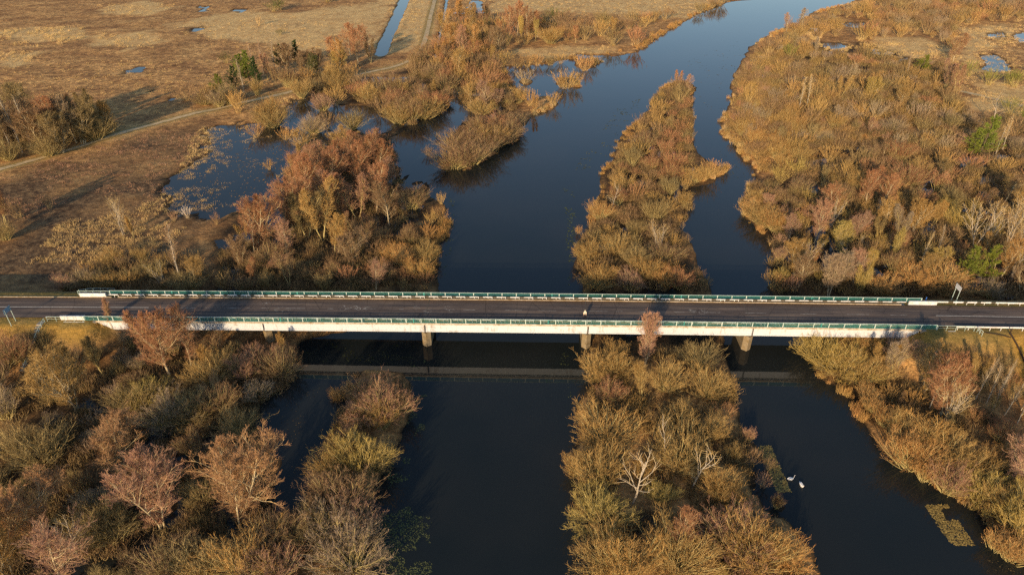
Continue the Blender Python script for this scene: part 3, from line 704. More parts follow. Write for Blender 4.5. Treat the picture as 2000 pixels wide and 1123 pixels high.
def grow_tree(seed, trunks=1, H=12., crown=.40, low=.22, ang=.8, dens=1.0, lean=.08, twig=True, lift=.5, env=None, wtw=1.0, nb=26):
    rs = np.random.RandomState(seed); env = env or (lambda t: np.clip(.25 + 1.7 * t * 0 + np.sin(np.clip((t - low) / (1 - low), 0, 1) ** .8 * 2.75 + .25), .12, 1))
    p = np.zeros((trunks, 3)); p[:, :2] = rs.normal(0, .25 if trunks > 1 else 0, (trunks, 2))
    az = rs.rand(trunks) * 6.28; sp = (lean if trunks == 1 else .24) * (.5 + rs.rand(trunks)); d = np.stack([np.cos(az) * sp, np.sin(az) * sp, np.ones(trunks)], -1)
    L0 = H * .95 * (.85 + .15 * rs.rand(trunks)) if trunks > 1 else np.array([H * .95])
    P0 = lines(rs, p, d, L0, 9, .05, .1); r0 = L0 * (.016 if trunks == 1 else .011)
    a, d1, L1, t1 = sprout(rs, P0, int(nb / max(1, trunks * .6)), low, .97, ang, crown, L0, env)
    P1 = lines(rs, a, d1, L1, 6, .10, lift); r1 = np.clip(L1 * .014, .03, .10)
    trunk = join([tubes(P0, r0, r0 * .18, 6, 0, 0), tubes(P1, r1, r1 * .3, 4, 0, .2)])
    a, d2, L2, t2 = sprout(rs, P1, int(9 * dens), .15, .98, .75, .42, L1)
    P2 = lines(rs, a, d2, L2, 4, .13, lift * .6)
    a, d3, L3, t3 = sprout(rs, P2, int(6 * dens), .1, 1.0, .60, .5, L2)
    L3 = np.maximum(L3, .35); P3 = lines(rs, a, d3, L3, 2, .16, .35)
    cr = [tubes(P2, .026 * wtw, .010, 3, .05, .6), ribbons(rs, P3, .030 * wtw, .016 * wtw, .6, .95)]
    if twig:
        a, d4, L4, t4 = sprout(rs, P3, int(3.9 * dens), .1, 1.0, .55, .75, L3); L4 = np.maximum(L4, .25)
        cr.append(ribbons(rs, lines(rs, a, d4, L4, 1, .1, .3), .020 * wtw, .012 * wtw, .85, 1.0))
    return trunk, join(cr)
def grow_bush(seed, H=4., stems=120, spread=.95, dens=1.0, wtw=1.0, lift=.6, wig=.035):
    rs = np.random.RandomState(seed); N = stems
    az = rs.rand(N) * 6.28; th = spread * rs.rand(N) ** .55; d = np.stack([np.cos(az) * np.sin(th), np.sin(az) * np.sin(th), np.cos(th)], -1)
    p = np.concatenate([rs.normal(0, .05 * H, (N, 2)), np.full((N, 1), -.3)], 1)
    lob = .90 + .14 * np.sin(az * rs.randint(2, 4) + rs.rand() * 6)
    L0 = H * (1.02 - .08 * th) * (.84 + .16 * rs.rand(N)) * lob; P0 = lines(rs, p, d, L0, 6, wig, lift * .3)
    st = tubes(P0, .024 + .024 * rs.rand(N), .010, 4, 0, .5)
    a, d1, L1, _ = sprout(rs, P0, 5, .45, 1.0, .46, .24, L0, lambda t: 1.1 - .35 * t); P1 = lines(rs, a, d1, L1, 2, .07, .2)
    a, d2, L2, _ = sprout(rs, P1, int(4 * dens), .15, 1.0, .55, .62, L1); P2 = lines(rs, a, d2, L2, 2, .07, .2)
    a, d3, L3, _ = sprout(rs, P2, 2, .2, 1.0, .5, .7, L2)
    cr = [ribbons(rs, P1, .024 * wtw, .015 * wtw, .3, .8), ribbons(rs, P2, .017 * wtw, .010 * wtw, .7, 1), ribbons(rs, lines(rs, a, d3, np.maximum(L3, .15), 1, .1, .2), .012 * wtw, .008 * wtw, .9, 1)]
    return st, join(cr)
def grow_dead(seed, H=9.):
    rs = np.random.RandomState(seed)
    P0 = lines(rs, np.zeros((1, 3)), np.array([[.18, .05, 1.]]), np.array([H]), 9, .07, .1)
    a, d1, L1, _ = sprout(rs, P0, 10, .25, .95, .7, .42, np.array([H])); P1 = lines(rs, a, d1, L1, 5, .14, .5)
    a, d2, L2, _ = sprout(rs, P1, 4, .2, .95, .7, .5, L1); P2 = lines(rs, a, d2, L2, 3, .15, .3)
    return join([tubes(P0, .15, .03, 6, 0, 0), tubes(P1, np.clip(L1 * .02, .02, .07), .018, 5, 0, 0)]), tubes(P2, .025, .012, 4, 0, .2)
def grow_pine(seed, H=8., wide=.28):
    rs = np.random.RandomState(seed)
    P0 = lines(rs, np.zeros((1, 3)), np.array([[.03, .02, 1.]]), np.array([H]), 8, .02, .1)
    a, d1, L1, _ = sprout(rs, P0, 46, .10, .99, 1.15, wide, np.array([H]), lambda t: np.clip(1.25 - 1.05 * t, .12, 1) * (.6 + .6 * np.sin(t * 37) ** 2)); P1 = lines(rs, a, d1, L1, 5, .06, .35)
    a, d2, L2, _ = sprout(rs, P1, 9, .15, 1.0, .7, .38, L1); P2 = lines(rs, a, d2, np.maximum(L2, .25), 2, .1, .3)
    a, d3, L3, _ = sprout(rs, P2, 9, .0, 1.0, .8, 1.0, np.full(len(P2), .32)); P3 = lines(rs, a, d3, L3, 1, .1, .2)
    r1 = np.clip(L1 * .012, .015, .06)
    return join([tubes(P0, H * .016, .03, 6, 0, 0), tubes(P1, r1, r1 * .3, 4, 0, 0)]), join([ribbons(rs, P2, .05, .05, .9, 1), ribbons(rs, P3, .075, .03, 1, 1)])
def grow_reed(seed, R=1.1, H=2.2, n=420):
    rs = np.random.RandomState(seed); a = rs.rand(n) * 6.28; r = R * np.sqrt(rs.rand(n))
    p = np.stack([np.cos(a) * r, np.sin(a) * r, np.full(n, -.2)], -1); d = np.stack([rs.normal(.06, .2, n), rs.normal(.06, .2, n), np.ones(n)], -1)
    P = lines(rs, p, d, H * (.35 + .75 * rs.rand(n) ** .8), 3, .09, 0)
    return ribbons(rs, P, .05, .025, .5, 1)

def as_mesh(name, g, m): return quads(name, g[0], g[1], [m], attrs={'tip': ('FLOAT', g[2])})
KIND = {}
def proto(kind, gens, hs, mt, width=None):
    """each kind: a list of variants (trunk mesh, crown mesh, own height)"""
    KIND[kind] = [(as_mesh(kind + '_trunk', g[0], mt), as_mesh(kind + '_crown', g[1], M_PLANT), h) for g, h in zip(gens, hs)]
M_LIMB = simple('limb_bark', (.58, .48, .30), .9, var=.4, scale=4)
dome = lambda t: np.clip(np.sin(np.clip(t, 0, 1) * 2.3 + .55), .2, 1)
rnd_env = lambda t: np.clip(np.sin(np.clip((t - .12) / .90, 0, 1) ** .75 * 2.85 + .22), .22, 1)
proto('alder', [grow_tree(100 + i, 1 + (i == 2), 12, .37, .16, .78, 1.05, env=rnd_env, nb=38, lift=.55) for i in range(5)], [12] * 5, M_LIMB)
proto('spreading', [grow_tree(140 + i, 4, 12, .36, .09, .62, 1.05, env=rnd_env, nb=52, lift=.5) for i in range(4)], [12] * 4, M_LIMB)
proto('slender', [grow_tree(160 + i, 2, 12, .25, .2, .5, .9, env=rnd_env, nb=42, lift=.8) for i in range(3)], [12] * 3, M_BARK_Y)
proto('birch', [grow_tree(180 + i, 1, 12, .26, .22, .55, .62, env=lambda t: np.clip(1.2 - t * .9, .2, 1), nb=30, lift=.7, twig=False) for i in range(3)], [12] * 3, M_BARK_W)
proto('pale', [grow_tree(190 + i, 3, 10, .40, .12, .55, .55, env=dome, nb=24, lift=.9, twig=False) for i in range(3)], [10] * 3, M_DEAD)
proto('dead', [grow_dead(200 + i) for i in range(3)], [9] * 3, M_DEAD)
proto('pine', [grow_pine(210 + i, 8, w) for i, w in enumerate((.26, .32, .38))], [8] * 3, M_BARK)
proto('willow', [grow_bush(220 + i, 4, s_, sp) for i, (s_, sp) in enumerate([(120, .85), (130, 1.0), (100, .7), (120, .95), (140, 1.15), (90, .75), (110, .9)])], [4] * 7, M_BARK_Y)
proto('osier', [grow_bush(240 + i, 4, 120, sp, .8, lift=1.0, wig=.03) for i, sp in enumerate((.6, .75, .5))], [4] * 3, M_BARK_Y)
TONE = {'rust': ((.355, .165, .090), 'rust-red'), 'pink': ((.360, .205, .145), 'pinkish brown'), 'orange': ((.470, .255, .090), 'orange'),
        'gold': ((.400, .245, .084), 'golden brown'), 'olive': ((.240, .178, .082), 'olive'), 'brown': ((.225, .137, .080), 'dark brown'),
        'grey': ((.285, .220, .160), 'grey-brown'), 'straw': ((.600, .430, .200), 'straw-coloured'), 'lime': ((.420, .315, .092), 'yellow-green'),
        'tan': ((.430, .235, .120), 'orange-brown'),
        'green': ((.050, .080, .024), 'dark green'), 'bright': ((.180, .210, .036), 'bright green'), 'white': ((.66, .61, .52), 'bone-white')}
NOUN = {'alder': ('alder_tree', 'tree', 'round-crowned tree'), 'spreading': ('spreading_tree', 'tree', 'many-stemmed tree'), 'slender': ('slender_tree', 'tree', 'slender tree'),
        'birch': ('birch_tree', 'birch', 'white-trunked birch'), 'pale': ('pale_tree', 'tree', 'sparse pale-limbed tree'), 'dead': ('dead_tree', 'dead tree', 'bare leafless dead tree'),
        'pine': ('pine_tree', 'pine', 'pine'), 'willow': ('willow_bush', 'bush', 'domed bush'), 'osier': ('osier_bush', 'bush', 'upright bush')}
PL = []      # every plant: kind, x, y, height, width factor, tone, region, label or None
def put(kind, px, py, h, tone, region, wf=1.0, label=None, xy=None):
    x, y = xy if xy else at(px, py, .2)
    if abs(binv(x, y)[1]) < 24:
        for _ in range(5): x, y = at(px, py, .5 * .2 + .5 * 0 + float(height(np.array([x]), np.array([y]))[0]))
    PL.append(dict(kind=kind, x=x, y=y, h=h, wf=wf, tone=tone, reg=region, label=label, hand=True))

# regions: phrase used in labels
RG = {'isleup': 'on the island beyond the bridge', 'isledn': 'on the island before the bridge', 'lthick': 'in the thicket left beyond the bridge',
      'lbot': 'in the lower left thicket', 'strip': 'on the strip left of the channel', 'rfar': 'in the scrub right of the river',
      'rmid': 'on the right bank beyond the bridge', 'rdn': 'on the right bank before the bridge', 'umid': 'in the far wood beside the river',
      'islets': 'on the islets left of the river', 'lfield': 'on the left field', 'lwood': 'in the small wood by the track', 'track': 'along the far track',
      'rupp': 'in the upper right scrub', 'spit': 'on the spit in the river', 'edge': 'left of the road beyond the stair rail'}
LIST = r'''
lthick spreading 505 492 17 rust 1.15|lthick spreading 565 452 17.1 rust 1.08|lthick slender 632 470 18.3 gold 1.08|lthick alder 600 395 15.9 rust 1.08|lthick alder 650 372 14.6 rust 1.19|lthick slender 668 430 17.1 rust 1.08
lthick alder 705 355 14.6 rust 1.08|lthick alder 745 345 13.4 rust 0.97|lthick slender 700 430 17.1 pink 1.08|lthick alder 735 415 15.9 rust 1.08|lthick slender 655 500 13.4 gold 1.08|lthick alder 760 440 13.4 brown 1.08|lthick spreading 620 345 12.2 pink 0.97
lthick alder 690 320 11.0 rust 1.08|lthick alder 735 315 11.0 rust 1.08|lthick slender 600 470 15.9 olive 1.08|lthick alder 735 565 8.5 pink 0.97|lthick spreading 470 520 9 brown 1|lthick willow 530 515 7 brown 1.1|lthick alder 560 505 11 pink 1|lthick spreading 690 520 11.0 brown 1.08|lthick willow 805 405 8 brown 1.15
lthick willow 790 520 6 orange 1|lthick willow 825 540 5.5 gold 1|lthick willow 843 440 4 gold .8|lthick willow 862 430 3.6 orange .9|lthick willow 862 400 3.2 gold .8|lthick willow 835 465 4 orange .9|lthick willow 770 500 5 orange 1|lthick willow 750 545 5 brown 1
lthick willow 650 540 5 brown 1|lthick willow 600 550 5 brown 1|lthick willow 545 525 5 pink .9|lthick willow 520 560 4.5 olive 1|lthick willow 480 565 4.5 brown 1|lthick slender 565 560 9.8 brown 1.08
lfield pale 243 462 11 straw .9|lfield slender 262 466 7 gold .7|lfield birch 352 545 15 pink 1|lfield pale 320 560 8 lime 1|lfield willow 375 562 6 olive 1.1|lfield spreading 390 560 8 gold .8|lfield willow 130 565 5 pink .9|lfield willow 165 560 5.5 grey 1|lfield willow 195 558 5 olive 1|lfield willow 222 560 4.5 gold .9|lfield willow 258 548 4.5 olive 1
lfield willow 258 560 4 gold .9|lfield willow 245 530 4.5 brown 1|lfield willow 300 540 5 olive 1.1|lfield slender 10 440 12 rust 1|lfield willow 40 425 5 brown 1|lfield willow 100 410 4 brown .8|lfield slender -15 470 13 brown 1|lfield willow 15 470 6 olive 1
lfield dead 368 430 3.5 white .6|lfield dead 424 440 3.5 pink .6|lfield dead 342 435 3 pink .6
lwood slender 5 310 18.0 brown 1.1|lwood birch 45 300 19.4 grey 0.99|lwood birch 62 288 18.0 grey 0.99|lwood spreading 85 295 16.6 brown 1.1|lwood alder 110 285 18.0 rust 0.99|lwood spreading 125 300 15.0 olive 1.1|lwood slender 135 275 18.0 brown 1.1|lwood alder 150 280 16.6 grey 0.99|lwood spreading 165 282 15.0 olive 1.1|lwood alder 180 275 16.6 olive 0.99|lwood willow 190 272 10.6 olive 1.1
lwood alder 222 262 13.4 gold 0.88|lwood slender 200 260 13.4 olive 0.99|lwood birch 28 305 18.0 brown 0.99|lwood spreading 70 270 16.6 brown 1.1|lwood alder 30 275 16.6 brown 0.99|lwood willow 100 305 9.0 olive 1.1|lwood willow 20 315 9.0 olive 1.1|lwood pine 190 245 8 green .8|lwood spreading -10 300 16.6 brown 1.1|lwood slender 160 262 15.0 brown 1.1
track willow 365 198 7.0 brown 1.0|track willow 400 205 8.4 brown 1.0|track willow 412 200 8.4 gold 0.9|track pine 432 190 9.2 bright 1.17|track willow 430 210 9.1 grey 0.8|track willow 448 205 9.8 olive 0.9|track pine 462 178 10.3 green 1.04|track pine 475 165 12.6 bright 1.04|track pine 490 165 13.8 bright 1.04|track pine 505 170 12.6 green 1.04|track birch 478 185 14.9 grey .8|track birch 500 150 14.9 pink .8|track birch 515 145 16.1 pink .8|track birch 538 140 14.9 grey .8
track slender 525 160 13.8 pink .8|track willow 503 188 8.4 gold 0.7|track slender 540 170 10.3 brown .8|track willow 562 172 11.2 brown 0.8|track pine 550 138 11.5 green 1.17|track pine 582 128 11.5 green 1.04|track spreading 560 140 13.2 brown 1.04|track spreading 590 150 11.8 brown 1.17|track spreading 608 150 10.6 green 1.17|track spreading 620 145 11.8 brown 1.17|track slender 600 135 10.3 brown .9|track willow 465 212 7.0 orange 0.8|track willow 468 222 7.0 gold 0.8|track willow 530 235 9.8 gold 1.1
track pine 443 126 5.2 green 1.04|track pine 535 24 5.8 green 1.43|track pine 548 20 6.9 green 1.43|track pine 547 70 2.9 green 1.56|track pine 640 6 6.9 green 1.56|track birch 507 52 5.8 straw .5
track alder 665 148 16.1 orange 1|track alder 648 128 13.8 rust 1|track alder 700 125 17.2 rust 1|track alder 718 112 16.1 rust .9|track alder 685 112 16.1 rust 1|track spreading 665 145 11.8 lime 1.3|track willow 590 192 9.1 gold 0.9|track slender 725 125 12.6 brown .9
islets willow 535 248 8.6 gold 1.43|islets willow 515 240 6.6 olive 1.1|islets willow 500 268 5.3 orange 0.99|islets willow 558 272 4.8 orange 0.99|islets willow 612 258 7.9 grey 1.21|islets willow 640 252 6.6 brown 1.1|islets willow 690 252 8.6 olive 1.21|islets willow 632 215 8.6 pink 1.1|islets willow 655 205 7.3 gold 1.1|islets willow 526 330 3.4 gold 0.99
islets willow 700 190 7.9 rust 1.1|islets willow 725 197 9.2 gold 1.1|islets willow 755 192 10.6 brown 1.1|islets willow 780 188 9.2 gold 1.1|islets willow 800 180 9.2 brown 1.1|islets willow 745 220 6.6 brown 1.1|islets willow 780 240 9.2 gold 1.1|islets willow 805 238 10.6 brown 1.1|islets willow 830 230 9.9 gold 1.1|islets willow 850 215 9.2 rust 1.1|islets willow 870 200 7.9 brown 1.1|islets willow 820 205 9.2 brown 1.1|islets willow 870 175 9.2 brown 1.1|islets slender 845 190 8 gold 1
islets alder 950 218 13 pink 1.05|islets alder 920 205 9 gold .9|islets spreading 970 210 9 pink 1|islets willow 940 222 7.9 gold 1.1|islets willow 990 205 7.9 brown 1.1|islets willow 1012 202 7.9 gold 1.1|islets slender 1042 222 8 orange .9|islets willow 1035 208 5.9 orange 1.1|islets willow 1080 208 5.3 gold 0.99|islets willow 1025 165 6.6 grey 1.1|islets willow 1105 172 7.9 gold 1.21|islets willow 1122 168 5.3 gold 0.99|islets willow 1095 170 5.3 brown 0.99|islets willow 1142 138 6.6 orange 1.1|islets willow 1160 128 4.6 gold 1.21|islets willow 1130 128 4.6 gold 1.1
islets willow 1030 130 6.6 gold 1.1|islets willow 1050 128 5.3 orange 1.1|islets willow 1010 132 5.9 brown 1.1|islets willow 985 128 6.6 gold 1.1|islets willow 1075 127 5.3 olive 1.1|islets willow 1095 124 5.3 gold 1.1|islets willow 836 303 3.4 brown 0.99|islets willow 853 270 2.6 olive 0.88
spit willow 885 327 8.5 brown 1.35|spit willow 903 324 9.5 brown 1.3|spit willow 922 318 9.5 brown 1.4|spit willow 948 302 9 brown 1.25|spit willow 893 300 9.5 brown 1.35|spit willow 918 285 9.5 brown 1.35|spit willow 955 283 9 gold 1.3|spit willow 975 282 8.5 brown 1.2|spit willow 992 268 8.5 brown 1.2|spit willow 1005 252 7.5 brown 1.2|spit willow 967 260 9 rust 1.2|spit willow 940 265 9 brown 1.3|spit willow 985 248 6.5 brown 1|spit willow 870 330 4 rust .9
isleup slender 1325 175 9 rust 1|isleup alder 1345 182 8 pink .9|isleup dead 1195 412 8 straw 1|isleup pale 1285 492 9 straw 1|isleup willow 1300 560 6 orange .9|isleup willow 1325 562 6 rust .9|isleup willow 1230 565 6 pink 1|isleup willow 1165 560 6 gold 1|isleup willow 1180 548 5.5 gold .9|isleup willow 1145 508 6.5 gold 1.1|isleup willow 1170 430 7 orange .9|isleup willow 1265 548 7 gold 1.1|isleup willow 1240 520 7 olive 1|isleup willow 1290 470 6 brown 1
isleup willow 1420 333 2.6 orange .9|isleup willow 1410 338 3.4 gold 1|isleup willow 1390 345 5 orange 1|isleup willow 1375 352 5.5 gold 1|isleup willow 1355 355 6 gold 1.1|isleup willow 1130 455 2.5 orange .8
isledn alder 1262 720 14 pink .72|isledn willow 1182 862 8 gold 1.25|isledn willow 1170 1020 7 lime 1.1|isledn willow 1170 935 7.5 gold 1.1|isledn willow 1130 925 5 gold .9|isledn willow 1325 908 9 gold 1.15|isledn dead 1236 985 11 white 1.1|isledn dead 1352 955 10 straw 1|isledn dead 1297 905 8.5 straw .7|isledn willow 1380 770 7 gold 1|isledn willow 1300 760 7 gold 1.1|isledn willow 1170 740 7.5 gold 1|isledn willow 1200 735 7 gold .9|isledn willow 1365 715 6.5 olive 1
isledn willow 1420 985 5.5 gold 1|isledn willow 1400 975 6.5 gold 1.1|isledn osier 1470 905 3 brown .8|isledn osier 1490 950 2.8 pink .8|isledn osier 1515 990 3 brown .9|isledn osier 1462 860 3.2 pink .9|isledn osier 1500 915 2.4 brown .8|isledn willow 1470 1100 8 gold 1.2|isledn willow 1430 1075 7.5 pink 1.1|isledn willow 1535 1105 5.5 orange 1|isledn willow 1320 1110 8 gold 1.1|isledn alder 1330 1090 9 rust .9|isledn willow 1230 1125 8 gold 1.2|isledn willow 1190 1105 7 gold 1.1|isledn slender 1255 780 9 gold 1
strip willow 745 812 8.5 pink 1.1|strip willow 750 835 6 gold .9|strip willow 715 790 6.5 brown 1.1|strip willow 775 805 6 brown 1|strip willow 705 918 8 lime 1.1|strip willow 680 900 6 gold 1|strip willow 735 915 6 olive 1|strip willow 665 785 3.5 orange .8|strip willow 688 770 3.5 orange .8|strip willow 655 930 6 gold 1|strip willow 680 985 7.5 brown 1.1|strip willow 640 990 7 brown 1|strip willow 700 1030 7 pink 1|strip willow 665 1060 7.5 grey 1.1|strip willow 620 1050 6.5 olive 1|strip willow 690 1110 7.5 grey 1.1
lbot spreading 150 800 14.3 gold 1.13|lbot spreading 245 925 13.8 tan 1.13|lbot spreading 315 1030 14.9 pink 1.08|lbot spreading 480 1022 16.5 tan 1.22|lbot spreading 75 1050 13.2 tan 1.08|lbot alder 285 1000 9.9 brown 0.97|lbot alder 125 1150 13.2 pink 1.13|lbot spreading 30 1150 14.3 gold 0.97|lbot alder 335 738 17.1 rust 1.08|lbot slender 300 700 14 rust 1|lbot alder 375 720 14.3 rust 0.86|lbot slender 220 640 8 pink .8
lbot dead 128 1080 7 lime .9|lbot dead 150 1085 8 straw .9|lbot willow 90 905 8 olive 1.2|lbot willow 45 890 7 olive 1|lbot willow 550 730 7 brown 1|lbot willow 510 720 6.5 pink 1|lbot slender 560 700 7 gold .8|lbot willow 415 745 7 gold 1.1|lbot willow 440 735 6.5 olive 1|lbot willow 480 740 6.5 pink 1|lbot slender 420 730 8 gold 1|lbot slender 205 735 10 olive 1|lbot willow 290 790 6.5 lime .9|lbot willow 260 800 6.5 olive 1.1
lbot willow 330 830 7.5 grey 1.1|lbot willow 380 820 7.5 olive 1.1|lbot willow 430 800 7.5 brown 1|lbot willow 470 850 6.5 olive 1|lbot willow 480 1120 8.5 gold 1.1|lbot willow 540 1130 7 pink 1|lbot willow 430 900 6 brown 1|lbot willow 190 1060 7.5 olive 1.1|lbot willow 230 1050 7.5 olive 1.1|lbot willow 400 1120 7.5 olive 1|lbot willow 330 1120 7 brown 1|lbot willow 20 700 6.5 rust 1|lbot willow 45 690 6 brown 1|lbot willow 540 1070 7.5 brown 1|lbot willow 570 1060 6.5 brown 1
rdn spreading 1835 815 13.5 rust 1.08|rdn spreading 1800 770 11.5 gold 1|rdn spreading 1990 960 13 pink 1.05|rdn pale 1840 835 10 straw 1|rdn birch 1815 800 11 straw .8|rdn willow 1640 725 7.5 lime 1.15|rdn willow 1600 700 7.5 lime 1.1|rdn willow 1680 740 7.5 gold 1.1|rdn slender 1745 745 10.5 grey 1|rdn slender 1710 735 9 gold .9|rdn slender 1905 745 8 gold .8|rdn willow 1660 690 6 orange 1|rdn willow 1760 690 6 pink .9|rdn willow 1700 690 5.5 gold 1
rdn birch 1940 800 10 grey .7|rdn birch 1962 810 10 grey .7|rdn birch 1925 790 10 grey .7|rdn birch 1985 830 10 grey .7|rdn birch 1905 780 10 grey .7|rdn birch 1995 800 10 grey .7|rdn birch 1950 770 9 grey .7|rdn willow 1915 975 6 lime 1.1|rdn willow 1985 1040 8.5 lime 1.1|rdn osier 1775 910 6.5 orange 1.2|rdn osier 1755 885 5.5 orange 1.1|rdn osier 1805 935 5 orange 1.1|rdn willow 1850 960 6.5 pink 1|rdn willow 1880 930 6.5 gold 1.1|rdn osier 1725 830 5 orange 1.1
rdn osier 1700 800 4.5 orange 1.1|rdn osier 1690 780 4 orange 1.1|rdn osier 1745 850 5.5 gold 1.1|rdn willow 1800 870 6.5 gold 1.1|rdn willow 1840 900 7 gold 1|rdn osier 1975 1090 5.5 orange 1.1|rdn osier 1945 1070 4.5 orange 1.1|rdn willow 1965 1000 6.5 gold 1
rmid slender 1790 575 6 orange 1.4|rmid willow 1780 560 6.5 orange 1.3|rmid willow 1835 562 7.5 orange 1.3|rmid willow 1720 575 6.5 orange 1.2|rmid slender 1675 575 9 lime 1|rmid alder 1620 578 11.5 grey 1.1|rmid alder 1640 560 10.3 grey 0.99|rmid alder 1560 560 9.2 brown 1.1|rmid spreading 1550 540 10.3 gold 1.1|rmid pale 1570 525 9.2 lime 0.99|rmid alder 1590 475 12.6 pink 0.99|rmid alder 1620 440 12.6 rust 0.99|rmid pale 1620 455 10.3 straw 0.88|rmid spreading 1640 500 10.3 lime 0.99
rmid alder 1690 405 11.5 rust 0.99|rmid alder 1720 410 11.5 rust 0.99|rmid alder 1665 560 10.3 pink 1.1|rmid slender 1740 510 11 lime .8|rmid slender 1755 470 11 grey .9|rmid alder 1780 460 11.5 gold 0.99|rmid alder 1720 450 10.3 gold 1.1|rmid spreading 1805 550 8.0 gold 0.99|rmid birch 1795 520 10 straw .8|rmid birch 1830 500 9 grey .8|rmid pale 1900 480 12.6 straw 1.1|rmid pale 1930 470 12.6 straw 1.1|rmid pale 1965 485 12.6 straw 0.99|rmid pale 1990 500 11.5 straw 0.99|rmid pale 1975 545 9.2 lime 0.99
rmid pine 1885 552 9.2 bright 1.1|rmid pine 1918 548 9.8 bright 1.1|rmid alder 1955 540 11.5 orange 0.99|rmid willow 1930 580 5 grey 1.2|rmid willow 1870 585 4 brown 1.1|rmid alder 1540 475 9.2 pink 0.99|rmid spreading 1665 470 9.2 pink 0.99|rmid willow 1495 440 7 gold 1.2|rmid willow 1515 452 7 orange 1.2|rmid willow 1470 420 6 orange 1.1|rmid willow 1480 400 6 gold 1|rmid willow 1505 400 6.5 brown 1.1|rmid slender 1820 440 9 gold 1|rmid alder 1990 440 11.5 gold 0.99|rmid alder 1960 400 10.3 brown 0.99
rfar pine 1913 306 13.5 bright 1.2|rfar pine 1897 304 9.3 bright 1.04|rfar pine 1797 145 8.3 bright 1.41|rfar pine 1890 152 6.8 bright 0.83|rfar pine 1930 168 6.8 bright 0.83|rfar pine 1968 168 6.8 bright 0.83|rfar pine 1980 172 6.8 bright 0.83|rfar pine 1972 226 6.8 bright 0.83|rfar pine 1996 236 6.8 bright 0.83|rfar pine 1541 115 7.3 bright 0.73|rfar birch 1575 210 13.2 straw 0.9|rfar birch 1560 215 13.2 straw 0.9|rfar birch 1945 300 13.2 straw 0.8|rfar birch 1958 292 12.0 straw 0.8|rfar dead 1938 245 10 straw .9
rfar alder 1860 125 14.4 rust 0.9|rfar slender 1845 180 14.4 pink 1.0|rfar slender 1865 190 14.4 pink 1.0|rfar slender 1700 195 10.8 gold 1.0|rfar slender 1640 195 10.8 gold 1.0|rfar alder 1760 215 9.6 gold 1.0|rfar alder 1700 380 9.6 rust 0.9|rfar spreading 1700 200 10.8 lime 0.9|rfar birch 1770 150 10.8 pink 0.8|rfar slender 1590 110 10.8 grey 0.9|rfar willow 1500 110 9 brown 1|rfar alder 1565 60 12.0 grey 0.8|rfar alder 1535 65 10.8 pink 0.8|rfar pale 1880 10 10 grey .9|rfar pale 1825 10 10 grey .9
umid alder 1010 72 19.0 rust 1|umid alder 1030 78 17.9 rust .9|umid alder 995 75 16.8 rust .9|umid alder 1050 75 14.6 rust .9|umid slender 1020 80 14.6 lime .8|umid slender 1045 82 13.4 lime .8|umid alder 880 112 16.8 orange 1|umid alder 900 118 16.8 pink 1|umid alder 925 112 15.7 orange .9|umid alder 870 135 11.2 brown 1|umid alder 895 150 13.4 gold 1|umid spreading 1100 60 10.1 brown 1|umid spreading 1085 50 10.1 green 1
'''
for row in LIST.strip().splitlines():
    for e in row.split('|'):
        s_ = e.split(); put(s_[1], float(s_[2]), float(s_[3]), float(s_[4]), s_[5], s_[0], float(s_[6]))
